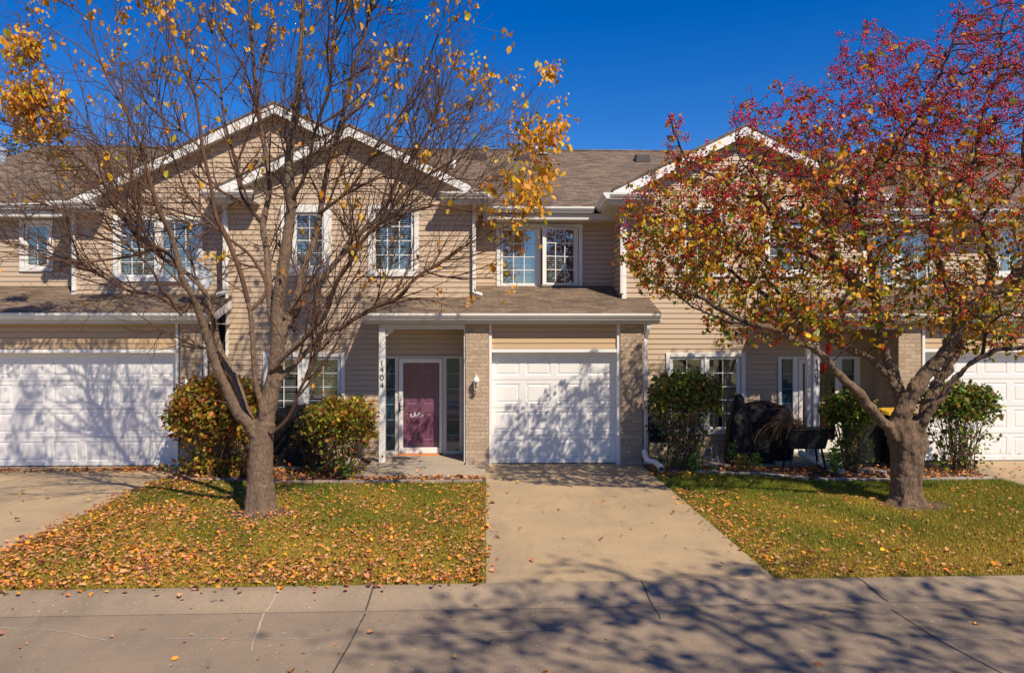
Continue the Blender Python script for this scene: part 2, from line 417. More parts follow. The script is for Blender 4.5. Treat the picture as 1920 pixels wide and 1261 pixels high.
def grow2(limbs, env, cz, spec, seed=3, up=.05, wob=.07, out=.35, axis=(0, 0)):
    """traced limbs with straight, upswept side branches, twigs and twiglets; spec=[(spacing,len_lo,len_hi,angle)]*levels"""
    rg = np.random.default_rng(seed); pos = []; par = []; rad = []; lid = []; sites = []
    for li, (pts, r0, r1) in enumerate(limbs):
        cp = catmull(pts, .11); k = len(cp)
        prev = -1 if li == 0 else int(np.argmin(((np.array(pos)-np.array(cp[0]))**2).sum(1)))
        for i, p in enumerate(cp):
            r = (r0+(r1-r0)*(i/(k-1))**.8)*(.86 if li else 1.); pos.append(tuple(p)); par.append(prev); rad.append(r); lid.append(li)
            d = cp[min(i+1, k-1)]-cp[max(i-1, 0)]; prev = len(pos)-1
            if r < .075 and li: sites.append((prev, np.array(d.normalized()), 0, .55+.45*(1-i/k), i == k-1))
    cur = sites
    for lv, (sp, l0, l1, ang) in enumerate(spec):
        nxt = []
        for (i, d, _, f, tip_) in cur:
            nn = rg.poisson(.11/sp) if not tip_ else 2
            if lv == 0 and pos[i][2] < cz+.6 and math.hypot(pos[i][0]-axis[0], pos[i][1]-axis[1]) < 1.5 and rg.uniform() < .6: nn = 0
            for _k in range(nn):
                p = np.array(pos[i]); o = np.array([p[0]-axis[0], p[1]-axis[1], (p[2]-cz)*.8]); o = o/(np.linalg.norm(o)+1e-6)
                q = rg.normal(0, 1, 3); q -= d*q.dot(d); q = q/np.linalg.norm(q)+out*o; a = R(ang)*rg.uniform(.6, 1.35)*(1 if not tip_ else .4)
                q -= d*q.dot(d); q /= np.linalg.norm(q)+1e-6
                v = d*math.cos(a)+q*math.sin(a); Ln = rg.uniform(l0, l1)*f; n = max(2, int(Ln/(.11 if lv < 2 else .09))); st = Ln/n
                r0 = min(.9*rad[i], .0036+.0085*Ln); pr = i
                for k in range(n):
                    v = v+rg.normal(0, wob, 3)+np.array([0, 0, up]); v /= np.linalg.norm(v); p = p+v*st
                    e_ = env(p)
                    if k > 1 and (e_ > 1.12 or (e_ > 1.0 and rg.uniform() < .4)): break
                    pos.append(tuple(p)); par.append(pr); rad.append(max(.0024, r0*(1-.72*(k+1)/n))); lid.append(-1 if lv < 2 else -2); pr = len(pos)-1
                    nxt.append((pr, v.copy(), lv+1, .45+.55*(1-k/n) if lv < 1 else 1., k == n-1))
        cur = nxt
    n = len(pos); kids = [[] for _ in range(n)]
    for i in range(n):
        if par[i] >= 0: kids[par[i]].append(i)
    chains = []; stack = [0]
    while stack:
        s_ = stack.pop(); ch = [s_] if par[s_] < 0 else [par[s_], s_]; first = par[s_] >= 0; c = s_
        while kids[c]:
            ks = kids[c]; m = None
            for k in ks:
                if k == c+1 and lid[k] == lid[c]: m = k
            for k in ks:
                if k != m: stack.append(k)
            if m is None: break
            ch.append(m); c = m
        rr = [rad[i] for i in ch]
        if first: rr[0] = rr[1]*1.05
        chains.append((ch, rr))
    return np.array(pos), np.array(par), np.array(rad), np.array(lid), chains
def tree_meshes(res, root, mbark, mtwig, thick=.028, flare=None, relief=(.07, .022)):
    pos, par, rad, lid, chains = res
    big = MB(); V = []; Fq = []; nv = 0; todo = []
    if flare: big.add(flare.v, flare.f)
    for ch, rr in chains:
        pts = pos[ch]
        if max(rr) > thick:
            kk = max(2, max(i for i, r in enumerate(rr) if r > thick)+1)
            big.tube([Vector(p) for p in pts[:kk]], list(rr)[:kk], 14 if max(rr) > .09 else 9)
            if kk < len(ch): todo.append((ch[kk-2:], rr[kk-2:]))
            continue
        todo.append((ch, rr))
    for ch, rr in todo:
        pts = pos[ch]
        n = 8 if max(rr) > .02 else 5 if max(rr) > .010 else 3
        k = len(ch); d = np.zeros((k, 3)); d[:-1] = pts[1:]-pts[:-1]; d[-1] = d[-2] if k > 1 else (0, 0, 1)
        if k > 2: d[1:-1] = pts[2:]-pts[:-2]
        d = unit(d); u = unit(np.cross(d, np.array([.31, .9, .25]))); w_ = np.cross(d, u)
        a = np.arange(n)*2*math.pi/n
        ring = pts[:, None, :]+(u[:, None, :]*np.cos(a)[None, :, None]+w_[:, None, :]*np.sin(a)[None, :, None])*np.array(rr)[:, None, None]
        V.append(ring.reshape(-1, 3)); i = np.arange(k-1)[:, None]*n; j = np.arange(n)[None]; j2 = (j+1) % n
        f = np.stack([i+j, i+j2, i+n+j2, i+n+j], -1).reshape(-1, 4)+nv; Fq.append(f); nv += k*n
    tr = big.build('trunk', mbark, root, smooth=True, uv=False)
    if flare:
        rm = tr.modifiers.new('remesh', 'REMESH'); rm.mode = 'VOXEL'; rm.voxel_size = .015; rm.use_smooth_shade = True
        sm_ = tr.modifiers.new('smooth', 'SMOOTH'); sm_.factor = .5; sm_.iterations = 4
        tx = bpy.data.textures.new('bark_relief', 'CLOUDS'); tx.noise_scale = relief[0]; tx.noise_depth = 4
        dp_ = tr.modifiers.new('relief', 'DISPLACE'); dp_.texture = tx; dp_.strength = relief[1]; dp_.mid_level = .5; dp_.texture_coords = 'LOCAL'
    fast_mesh('branches', np.concatenate(V), np.concatenate(Fq), mtwig, root, smooth=True)
def ell(n, c, r, shell=.0):
    d = unit(RNG.normal(0, 1, (n, 3))); s = (shell**3+(1-shell**3)*RNG.uniform(0, 1, n))**(1/3)
    return np.array(c)+d*s[:, None]*np.array(r)
# ================================================================== GROUND
KY = lambda X: 7.79+.0125*X
def sheet(name, pts, z, mat, th=0., parent=None, label=None):
    mb = MB(); n = len(pts); mb.quad(*[(p[0], p[1], z) for p in pts])
    if th:
        for i in range(n):
            a, b = pts[i], pts[(i+1) % n]; mb.quad((a[0], a[1], z-th), (b[0], b[1], z-th), (b[0], b[1], z), (a[0], a[1], z))
    o = mb.build(name, mat, parent)
    if not parent: tag(o, label, kind='structure')
    return o
RZ = -.085
sheet('ground', [(-400, -400), (400, -400), (400, 400), (-400, 400)], -.30, M['ground'], label='open ground beyond the road and behind the houses')
def strip(name, y0, y1, z0, z1, mat, x0=-40, x1=40, nx=2, label=None):
    mb = MB(); xs = np.linspace(x0, x1, nx)
    for a, b in zip(xs[:-1], xs[1:]): mb.quad((a, KY(a)+y0, z0), (b, KY(b)+y0, z0), (b, KY(b)+y1, z1), (a, KY(a)+y1, z1))
    return mb
road = strip('road', -7.6, -.46, RZ, RZ, M['road']).build('road', M['road']); tag(road, 'tan concrete road with joints and cracks in the foreground', kind='structure')
kb = strip('kerb', -.46, -.40, RZ, RZ+.006, M['kerb'])
prof = [(-.40, RZ+.006), (-.30, RZ+.022), (-.17, RZ+.052), (-.07, RZ+.076), (0, RZ+.083), (.04, RZ+.083)]
for (a, za), (b, zb) in zip(prof[:-1], prof[1:]):
    m2 = strip('', a, b, za, zb, None); kb.add(m2.v, m2.f)
m2 = strip('', .04, .05, RZ+.083, -.25, None); kb.add(m2.v, m2.f)
tag(kb.build('kerb', M['kerb']), 'rolled pale concrete kerb between the road and the lawns', kind='structure')
tag(strip('', -8.0, -7.6, RZ+.08, RZ, None).build('far_kerb', M['kerb']), 'kerb on the near side of the road behind the viewer', kind='structure')
tag(strip('', -60, -8.0, RZ+.082, RZ+.08, None).build('verge', M['lawn']), 'grass verge on the near side of the road', kind='structure')
def joint(pts, wd, mat, name, z=None, rough=0.):
    mb = MB(); P = []
    for (a, b) in zip(pts[:-1], pts[1:]):
        n = max(2, int((Vector(b)-Vector(a)).length/.07))
        for k in range(n): P.append(Vector(a).lerp(Vector(b), k/n)+Vector((random.uniform(-1, 1)*rough, random.uniform(-1, 1)*rough, 0)))
    P.append(Vector(pts[-1]))
    for a, b in zip(P[:-1], P[1:]):
        d = (b-a); s = Vector((-d.y, d.x, 0)).normalized()*wd*random.uniform(.6, 1.2)/2
        mb.quad(a-s, b-s, b+s, a+s)
    return mb.build(name, mat, road)
def rp(px, py): v = G(px, py, RZ); v.z = RZ+.004; return v
joint([rp(685, 1150), rp(654, 1210), rp(590, 1320)], .016, M['crack'], 'expansion_joint', rough=.002)
joint([rp(1672, 1142), rp(1765, 1202), rp(1895, 1270), rp(2050, 1365)], .016, M['crack'], 'expansion_joint', rough=.002)
joint([rp(497, 1148), rp(482, 1180), rp(472, 1220)], .012, M['crack_white'], 'crack', rough=.012)
joint([rp(690, 1194), rp(860, 1190), rp(1010, 1180), rp(1150, 1166), rp(1225, 1158)], .010, M['crack_white'], 'crack', rough=.008)
joint([rp(310, 1197), rp(480, 1198), rp(640, 1196)], .009, M['crack_white'], 'crack', rough=.008)
joint([rp(-40, 1172), rp(90, 1180), rp(200, 1200)], .010, M['crack_white'], 'crack', rough=.02)
joint([rp(1225, 1136), rp(1236, 1150), rp(1238, 1160)], .016, M['crack'], 'crack', rough=.012)
joint([rp(1720, 1194), rp(1765, 1197), rp(1880, 1198)], .010, M['crack_white'], 'crack', rough=.008)
def kseg(x, dx, nm, mat, wd):    # crack across the kerb profile
    mb = MB(); ys = [-.45]+[p[0] for p in prof]; zs = [RZ+.001]+[p[1] for p in prof]
    for i in range(len(ys)-1):
        xa = x+dx*i/len(ys); xb = x+dx*(i+1)/len(ys)
        mb.quad((xa-wd, KY(x)+ys[i], zs[i]+.004), (xa+wd, KY(x)+ys[i], zs[i]+.004), (xb+wd, KY(x)+ys[i+1], zs[i+1]+.004), (xb-wd, KY(x)+ys[i+1], zs[i+1]+.004))
    return mb.build(nm, mat, road)
joint([Vector((x, KY(x)-.47, RZ+.004)) for x in np.arange(-12, 13, .5)], .005, M['crack'], 'gutter_seam', rough=.004)
kseg(ax(686, 7.35), .02, 'expansion_joint', M['crack'], .008); kseg(ax(1660, 7.45), -.1, 'expansion_joint', M['crack'], .008)
kseg(ax(498, 7.3), .02, 'crack', M['crack_white'], .006); kseg(ax(1222, 7.4), -.02, 'crack', M['crack'], .006)
# driveways, slabs, lawns, beds (z = 0 is the driveway surface at the doors)
DX0, DX1 = 0.0, 3.0; LX = -5.62; RX = 8.95
def drive(name, x0, x1, lab):
    root = None; segs = [KY(x0)+.05, 11.25, 14.05, 14.95]; mb = MB()
    for a, b in zip(segs[:-1], segs[1:]):
        ya0 = KY(x0)+.05 if a == segs[0] else a; ya1 = KY(x1)+.05 if a == segs[0] else a
        mb.hexa([(x0, ya0+.004, -.25), (x1, ya1+.004, -.25), (x1, b-.004, -.25), (x0, b-.004, -.25)],
                [(x0, ya0+.004, 0), (x1, ya1+.004, 0), (x1, b-.004, 0), (x0, b-.004, 0)])
    o = mb.build(name, M['drive']); tag(o, lab, kind='structure'); return o
drive('driveway', DX0, DX1, 'centre concrete driveway leading to the single garage')
drive('driveway', -14, LX, 'left concrete driveway at the wide garage')
drive('driveway', RX, 18, 'right concrete driveway at the far garage')
Z1 = -.006
sheet('lawn', [(LX, KY(LX)+.05), (DX0, KY(0)+.05), (DX0, 13.05), (-3.4, 13.05), (-4.2, 13.3), (LX, 13.6)], Z1, M['lawn'], .2, label='left lawn scattered with fallen leaves')
sheet('lawn', [(DX1, KY(3)+.05), (RX, KY(9)+.05), (RX, 13.1), (7.3, 13.0), (5.6, 13.1), (4.9, 13.6), (DX1, 14.0)], Z1, M['lawn'], .2, label='right lawn around the crabapple')
sheet('planting_bed', [(LX, 13.6), (-4.2, 13.3), (-3.4, 13.05), (0, 13.05), (0, 15.7), (LX, 15.7)], -.012, M['mulch'], label='left mulch bed in front of the middle house')
sheet('planting_bed', [(DX1, 14.0), (4.9, 13.6), (5.6, 13.1), (7.3, 13.0), (RX, 13.1), (RX, 15.7), (DX1, 15.7)], -.012, M['mulch'], label='right mulch bed in front of the right house')
mb = MB(); mb.box(-2.45, -.003, 13.62, 14.66, -.2, .035); tag(mb.build('path', M['slab'], bevel=.01), 'concrete walk slab below the porch', kind='structure')
mb = MB(); mb.box(-2.2, -.42, 14.665, 15.72, -.2, .075); tag(mb.build('porch_floor', M['slab'], bevel=.01), 'concrete porch floor at the purple door', kind='structure')
mb = MB(); mb.box(5.55, 7.9, 14.5, 15.72, -.2, .075); tag(mb.build('porch_floor', M['slab'], bevel=.01), 'concrete porch floor of the right house', kind='structure')
mb = MB(); mb.box(3.3, 5.5, 14.45, 15.72, -.2, .02); tag(mb.build('patio', M['slab'], bevel=.01), 'small patio slab under the covered grill of the right house', kind='structure')
mb = MB(); mb.box(-4.9, -2.5, 14.5, 15.72, -.2, .02); tag(mb.build('patio', M['slab'], bevel=.01), 'small patio slab under the covered grill left of the porch', kind='structure')
# ================================================================== HOUSES
YG, YB, YR, YE = 14.8, 15.7, 16.8, 14.57
def siding(mb, o, d, u0, u1, z0, z1, holes=(), e=.105, lo=.003, hi=.017):
    """lapped boards on a vertical wall; o=(x,y) origin, d=unit dir, u0/u1 numbers or functions of z"""
    nx, ny = d[1], -d[0]
    f0 = u0 if callable(u0) else (lambda z: u0); f1 = u1 if callable(u1) else (lambda z: u1)
    P = lambda u, z, off: (o[0]+d[0]*u+nx*off, o[1]+d[1]*u+ny*off, z)
    z = z0
    while z < z1-1e-4:
        zb = min(z+e, z1); off = lambda q: lo+(hi-lo)*(z+e-q)/e
        cuts = sorted({z, zb}|{h[k] for h in holes for k in (2, 3) if z < h[k] < zb})
        for ca, cb in zip(cuts[:-1], cuts[1:]):
            mid = (ca+cb)/2; a0, a1 = f0(ca), f1(ca); b0, b1 = f0(cb), f1(cb)
            if a1-a0 < .02: continue
            iv = [(max(a0, -1e9), a1)]
            for h in holes:
                if h[2] < mid < h[3]:
                    nv = []
                    for p, q in iv:
                        if h[1] <= p or h[0] >= q: nv.append((p, q)); continue
                        if h[0] > p: nv.append((p, h[0]))
                        if h[1] < q: nv.append((h[1], q))
                    iv = nv
            for p, q in iv:
                tp = b0 if abs(p-a0) < 1e-6 else p; tq = b1 if abs(q-a1) < 1e-6 else q
                if tq < tp: tp = tq = (tp+tq)/2
                if abs(ca-z) < 1e-6 and cb-ca > .03:
                    g = ca+.008; mb.quad(P(p, ca, -.03), P(q, ca, -.03), P(q, g, -.03), P(p, g, -.03))
                    mb.quad(P(p, ca, lo), P(q, ca, lo), P(q, ca, -.03), P(p, ca, -.03))
                    mb.quad(P(p, g, -.03), P(q, g, -.03), P(q, g, off(g)), P(p, g, off(g)))
                    mb.quad(P(p, g, off(g)), P(q, g, off(g)), P(tq, cb, off(cb)), P(tp, cb, off(cb)))
                else: mb.quad(P(p, ca, off(ca)), P(q, ca, off(ca)), P(tq, cb, off(cb)), P(tp, cb, off(cb)))
        z += e
GP = [(0, .12), (0, 0), (.07, 0), (.078, .035), (.108, .055), (.108, .07), (.125, .08), (.125, .12)]
def gutter(parent, p0, p1, out, name='gutter'):
    mb = MB(); mb.prism(GP, p0, p1, out); return mb.build(name, M['gutter'], parent)
def downspout(parent, pts, foot=None):
    mb = MB()
    for a, b in zip(pts[:-1], pts[1:]):
        a = Vector(a); b = Vector(b); d = (b-a).normalized(); s = Vector((1, 0, 0)) if abs(d.x) < .9 else Vector((0, 0, 1)); s = (s-d*s.dot(d)).normalized()*.036; t = d.cross(s).normalized()*.028
        q = [-s-t, s-t, s+t, -s+t]; mb.add([a+k for k in q]+[b+k for k in q], [(0, 3, 2, 1), (4, 5, 6, 7), (0, 1, 5, 4), (1, 2, 6, 5), (2, 3, 7, 6), (3, 0, 4, 7)])
    return mb.build('downspout', M['gutter'], parent, bevel=.006)
def slab_roof(parent, pts, th=.05, name='roof', mat='shingle'):
    mb = MB(); mb.hexa([(p[0], p[1], p[2]-th) for p in pts], pts); return mb.build(name, M[mat], parent)
def blinds(mb, x0, x1, z0, z1, y, gap=.045):
    z = z1-.02
    while z > z0:
        mb.quad((x0, y-.012, z-.012), (x1, y-.012, z-.012), (x1, y+.012, z+.008), (x0, y+.012, z+.008)); z -= gap
def window(parent, x0, x1, z0, z1, Y, sashes, trim=.085, blind=True, curtain=False, openr=False):
    """x0..z1 outer casing; sashes=[(xa,xb,cols,rows)] in world x (glass outlines)"""
    y = Y-.022
    fr = MB()
    fr.box(x0, x0+trim, y-.02, y+.1, z0, z1); fr.box(x1-trim, x1, y-.02, y+.1, z0, z1)
    fr.box(x0+trim, x1-trim, y-.02, y+.1, z1-trim, z1); fr.box(x0+trim, x1-trim, y-.028, y+.1, z0, z0+trim)
    W = fr.build('window', M['white'], parent, bevel=.006)
    ix0, ix1, iz0, iz1 = x0+trim, x1-trim, z0+trim, z1-trim
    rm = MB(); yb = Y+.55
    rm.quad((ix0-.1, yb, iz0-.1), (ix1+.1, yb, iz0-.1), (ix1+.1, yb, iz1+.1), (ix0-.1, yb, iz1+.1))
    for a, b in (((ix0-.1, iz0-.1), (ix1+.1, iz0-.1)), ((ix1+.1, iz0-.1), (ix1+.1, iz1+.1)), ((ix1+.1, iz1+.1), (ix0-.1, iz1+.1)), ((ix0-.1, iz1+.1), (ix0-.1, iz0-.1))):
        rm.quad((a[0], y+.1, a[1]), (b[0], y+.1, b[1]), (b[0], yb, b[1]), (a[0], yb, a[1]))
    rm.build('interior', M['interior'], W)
    n = len(sashes); g0, g1 = iz0+.055, iz1-.055
    for i, (xa, xb, nc, nr) in enumerate(sashes):
        sa = ix0+.012 if i == 0 else (sashes[i-1][1]+xa)/2+.018
        sb = ix1-.012 if i == n-1 else (xb+sashes[i+1][0])/2-.018
        s = MB(); ys, yk = y+.018, y+.07
        s.box(sa, xa, ys, yk, iz0+.008, iz1-.008); s.box(xb, sb, ys, yk, iz0+.008, iz1-.008)
        s.box(xa, xb, ys, yk, iz0+.008, g0); s.box(xa, xb, ys, yk, g1, iz1-.008)
        mu = MB(); yp = y+.045
        for k in range(1, nc): q = xa+(xb-xa)*k/nc; mu.box(q-.008, q+.008, yp-.012, yp-.004, g0, g1)
        for k in range(1, nr): q = g0+(g1-g0)*k/nr; mu.box(xa, xb, yp-.0135, yp-.0045, q-.008, q+.008)
        p = MB(); p.quad((xa, yp, g0), (xb, yp, g0), (xb, yp, g1), (xa, yp, g1))
        if openr and i == n-1:     # casement swung out, hinged on its right side
            for k in (s, mu, p):
                hx = sb; a = R(15); k.v = [(hx-(hx-v[0])*math.cos(a)+(v[1]-ys)*math.sin(a)*-1, ys-.03+(v[1]-ys)*math.cos(a)-(hx-v[0])*math.sin(a), v[2]) for v in k.v]
        s.build('sash', M['white'], W, bevel=.004); mu.build('muntin', M['white'], W); p.build('pane', M['glass'], W, uv=False)
        if blind: b = MB(); blinds(b, xa-.02, xb+.02, g0, g1, y+.12); b.build('blind', M['blind'], W)
        if curtain:
            c = MB(); m_ = 24
            for sd in (0, 1):
                u0 = xa-.03 if sd == 0 else xb-.27*(xb-xa); u1 = xa+.27*(xb-xa) if sd == 0 else xb+.03
                if nr > 3: u0, u1 = (xa-.03, xa+.42*(xb-xa)) if sd == 0 else (xb-.42*(xb-xa), xb+.03)
                for k in range(m_):
                    a = u0+(u1-u0)*k/m_; b_ = u0+(u1-u0)*(k+1)/m_; ya = y+.16+.02*math.sin(k*1.3); yb2 = y+.16+.02*math.sin((k+1)*1.3)
                    c.quad((a, ya, g0), (b_, yb2, g0), (b_, yb2, g1+.03), (a, ya, g1+.03))
            c.build('curtain', M['curtain'], W, smooth=True)
    if n > 1:
        mb = MB()
        for i in range(n-1):
            c = (sashes[i][1]+sashes[i+1][0])/2; mb.box(c-.017, c+.017, y-.008, y+.1, iz0, iz1)
        mb.build('mullion', M['white'], W)
    return W
def panel(mb, x0, x1, z0, z1, y, dep=.012, ring=.022, ring2=.03):
    """raised panel: recessed ring then sloped field, all inside the rectangle (face level y)"""
    a = ring; b = ring+ring2
    R0 = [(x0, y, z0), (x1, y, z0), (x1, y, z1), (x0, y, z1)]
    R1 = [(x0+a, y+dep, z0+a), (x1-a, y+dep, z0+a), (x1-a, y+dep, z1-a), (x0+a, y+dep, z1-a)]
    R2 = [(x0+b, y+.002, z0+b), (x1-b, y+.002, z0+b), (x1-b, y+.002, z1-b), (x0+b, y+.002, z1-b)]
    fs = []
    for k in (0, 4):
        for i in range(4): fs.append((k+i, k+(i+1) % 4, k+4+(i+1) % 4, k+4+i))
    fs.append((8, 9, 10, 11)); mb.add(R0+R1+R2, fs)
def grid_face(mb, xs, zs, y, skip):
    for i in range(len(xs)-1):
        for j in range(len(zs)-1):
            if (i, j) in skip: continue
            mb.quad((xs[i], y, zs[j]), (xs[i+1], y, zs[j]), (xs[i+1], y, zs[j+1]), (xs[i], y, zs[j+1]))
def garage_door(parent, x0, x1, ncol, z1=2.15):
    mb = MB(); y = YG+.13; hs = z1/4; z0 = .012; pw = (x1-x0)/ncol
    for r in range(4):
        za, zb = z0+hs*r+.004, z0+hs*(r+1)-.004
        xs = [x0]; skip = set()
        for c in range(ncol): xs += [x0+pw*c+.065, x0+pw*(c+1)-.065]
        xs.append(x1); zs = [za, za+.085, zb-.075, zb]
        for c in range(ncol):
            skip.add((1+2*c, 1)); panel(mb, xs[1+2*c], xs[2+2*c], zs[1], zs[2], y)
        grid_face(mb, xs, zs, y, skip)
        mb.quad((x0, y, zb), (x1, y, zb), (x1, y+.03, zb), (x0, y+.03, zb)); mb.quad((x0, y+.03, za), (x1, y+.03, za), (x1, y, za), (x0, y, za))
    mb.quad((x0, y+.031, 0), (x1, y+.031, 0), (x1, y+.031, z1+.05), (x0, y+.031, z1+.05))
    o = mb.build('garage_door', M['door_white'], parent)
    s = MB(); s.box(x0, x1, y-.004, y+.03, .001, .016); s.build('rubber_seal', M['seal'], o)
    return o
def gable(parent, xp, zp, s, xl, xr, yf, yb, Yw, brd=.2):
    """gable roof with rake boards; xl/xr eave ends, apex (xp,zp) at the front yf"""
    th = .045
    for sg, xe in ((-1, xl), (1, xr)):
        ze = zp-s*abs(xe-xp)
        P = [(xp, yf-.05, zp), (xe, yf-.05, ze), (xe, yb, ze), (xp, yb, zp)]
        if sg > 0: P = [P[1], P[0], P[3], P[2]]
        P = P[::-1]
        mb = MB(); mb.hexa([(p[0], p[1], p[2]-th) for p in P], P); mb.build('roof', M['shingle'], parent)
        r = MB(); y0, y1 = yf-.03, yf
        def q(x, z): return [(x, y0, z), (x, y1, z)]
        a, b = (xp, zp-th-.002), (xe, ze-th-.002)
        v = [(a[0], y0, a[1]), (b[0], y0, b[1]), (b[0], y0, b[1]-brd), (a[0], y0, a[1]-brd), (a[0], y1, a[1]), (b[0], y1, b[1]), (b[0], y1, b[1]-brd), (a[0], y1, a[1]-brd)]
        f = [(0, 1, 2, 3), (7, 6, 5, 4), (0, 4, 5, 1), (1, 5, 6, 2), (2, 6, 7, 3), (3, 7, 4, 0)]
        if sg > 0: pass
        r.add(v, f); r.build('rake_board', M['white'], parent)
        r = MB(); a, b = (xp, zp-th-brd+.03), (xe, ze-th-brd+.03)
        r.quad((a[0], yf, a[1]), (b[0], yf, b[1]), (b[0], Yw+.02, b[1]), (a[0], Yw+.02, a[1])); r.build('rake_soffit', M['soffit'], parent)
def eave_return(parent, xe, sg, yf, Yw, ybk, zt=5.33, L=.95, side=.42, zb_back=None):
    """boxed cornice return with its gutter; xe outer eave x, sg=+1 right end, -1 left end"""
    xi = xe-sg*L; xo = xe
    b = MB(); b.box(xi, xo, yf+.1, Yw+.02, zt-.2, zt-.08)
    b.build('cornice_return', M['soffit'], parent)
    gutter(parent, (min(xi, xo), yf+.1, zt-.12), (max(xi, xo), yf+.1, zt-.12), (0, -1, 0))
    zk = zb_back or zt
    s = MB(); xw = xe-sg*side
    xa, xb = sorted((xw, xo))
    s.hexa([(xa, Yw+.02, zt-.2), (xb, Yw+.02, zt-.2), (xb, ybk, zk-.2), (xa, ybk, zk-.2)], [(xa, Yw+.02, zt-.1), (xb, Yw+.02, zt-.1), (xb, ybk, zk-.1), (xa, ybk, zk-.1)])
    s.build('soffit', M['soffit'], parent)
    gutter(parent, (xo, yf+.1-.12, zt-.12), (xo, ybk, zk-.12), (sg, 0, 0))
# slope of lower roof
LS = .29; ZE = 2.91
def lower_roof(parent, x0, x1, yback, ends='lr'):
    zb = ZE+.02+LS*(yback-YE)
    slab_roof(parent, [(x0, YE-.03, ZE+.02-LS*.03), (x1, YE-.03, ZE+.02-LS*.03), (x1, yback, zb), (x0, yback, zb)], .04, 'porch_roof')
    gutter(parent, (x0+.02, YE+.02, ZE-.12), (x1-.02, YE+.02, ZE-.12), (0, -1, 0))
    f = MB(); f.box(x0+.02, x1-.02, YE+.021, YE+.05, ZE-.19, ZE-.02); f.build('fascia', M['soffit'], parent)
    f = MB(); f.box(x0+.02, x1-.02, YE+.051, YB, ZE-.2, ZE-.185); f.build('soffit', M['soffit'], parent)
    for x, sg in ((x0, -1), (x1, 1)):
        r = MB(); xa, xb = sorted((x+.018*sg*-1, x)); ye = min(yback, YB)
        zf = ZE-.05; zk = ZE+LS*(ye-YE)-.03
        r.hexa([(xa, YE, ZE-.19), (xb, YE, ZE-.19), (xb, ye, zk-.17), (xa, ye, zk-.17)], [(xa, YE, zf+.02), (xb, YE, zf+.02), (xb, ye, zk), (xa, ye, zk)])
        r.build('rake_board', M['white'], parent)
def main_roof(parent, x0, x1, ye=16.3, ze=5.21):
    s = .42; yr = 23.0; zr = ze+s*(yr-ye)
    slab_roof(parent, [(x0, ye, ze), (x1, ye, ze), (x1, yr, zr), (x0, yr, zr)], .06)
    slab_roof(parent, [(x0, yr, zr), (x1, yr, zr), (x1, 29.5, ze), (x0, 29.5, ze)], .06)
    c = MB(); n = int((x1-x0)/.3)
    for i in range(n):
        a = x0+(x1-x0)*i/n; b = x0+(x1-x0)*(i+1)/n+.02
        c.quad((a, yr-.14, zr-.045+.004*(i % 2)), (b, yr-.14, zr-.045+.004*(i % 2)), (b, yr, zr+.022+.004*(i % 2)), (a, yr, zr+.022+.004*(i % 2)))
        c.quad((a, yr, zr+.022+.004*(i % 2)), (b, yr, zr+.022+.004*(i % 2)), (b, yr+.14, zr-.045), (a, yr+.14, zr-.045))
    c.build('ridge_cap', M['shingle'], parent)
    w_ = MB(); w_.box(x0+.01, x1-.01, 29.0, 29.1, -.2, 5.2); w_.build('rear_wall', M['siding'], parent)
def vent(parent, px, py, w_=.42):
    # sits on main roof: find y on the slope
    dx, dy = ray(px); t = (HOR-py)/F; s = .42
    Y = (5.21-H-s*16.3)/(t/dy-s); p = at(px, py, Y)
    m = MB(); h = .17; d = .17
    m.hexa([(p.x-w_/2, Y-d, p.z-.07), (p.x+w_/2, Y-d, p.z-.07), (p.x+w_/2, Y+d, p.z+.05), (p.x-w_/2, Y+d, p.z+.05)],
           [(p.x-w_/2+.03, Y-d+.02, p.z+h-.02), (p.x+w_/2-.03, Y-d+.02, p.z+h-.02), (p.x+w_/2-.03, Y+d, p.z+h+.04), (p.x-w_/2+.03, Y+d, p.z+h+.04)])
    return m.build('roof_vent', M['brown_vent'], parent, bevel=.01)
def roof_pipe(parent, px, py0, py1, r, mat, Y=None, cap=False):
    p0 = at(px, py1, Y or 21.5); p1 = at(px, py0, Y or 21.5)
    m = MB(); m.lathe((p0.x, p0.y, p0.z-.3), [(r, 0), (r, p1.z-p0.z+.3)], 14)
    o = m.build('roof_pipe', mat, parent, smooth=False)
    f = MB(); f.lathe((p0.x, p0.y, p0.z-.1), [(r*2.2, 0), (r*1.2, .12), (r*1.02, .13)], 14); f.build('flashing', M['steel'], o)
    if cap:
        c = MB(); c.lathe((p1.x, p1.y, p1.z-.14), [(r*1.15, 0), (r*1.15, .05), (r*1.02, .055), (r*1.02, .085), (r*1.3, .09), (r*1.3, .15), (r*.5, .2)], 14); c.build('rain_cap', M['steel'], o)
    return o
def corner_board(parent, x, Y, z0, z1, w_=.09, name='corner_board', dep=.03, mat='white'):
    m = MB(); m.box(x, x+w_, Y-dep, Y+.01, z0, z1); return m.build(name, M[mat], parent, bevel=.004)
def pillar(parent, x0, x1, z1=2.71, y0=None):
    m = MB(); m.box(x0, x1, y0 or YG-.08, YG+.5, -.05, z1); return m.build('brick_pillar', M['brick'], parent)
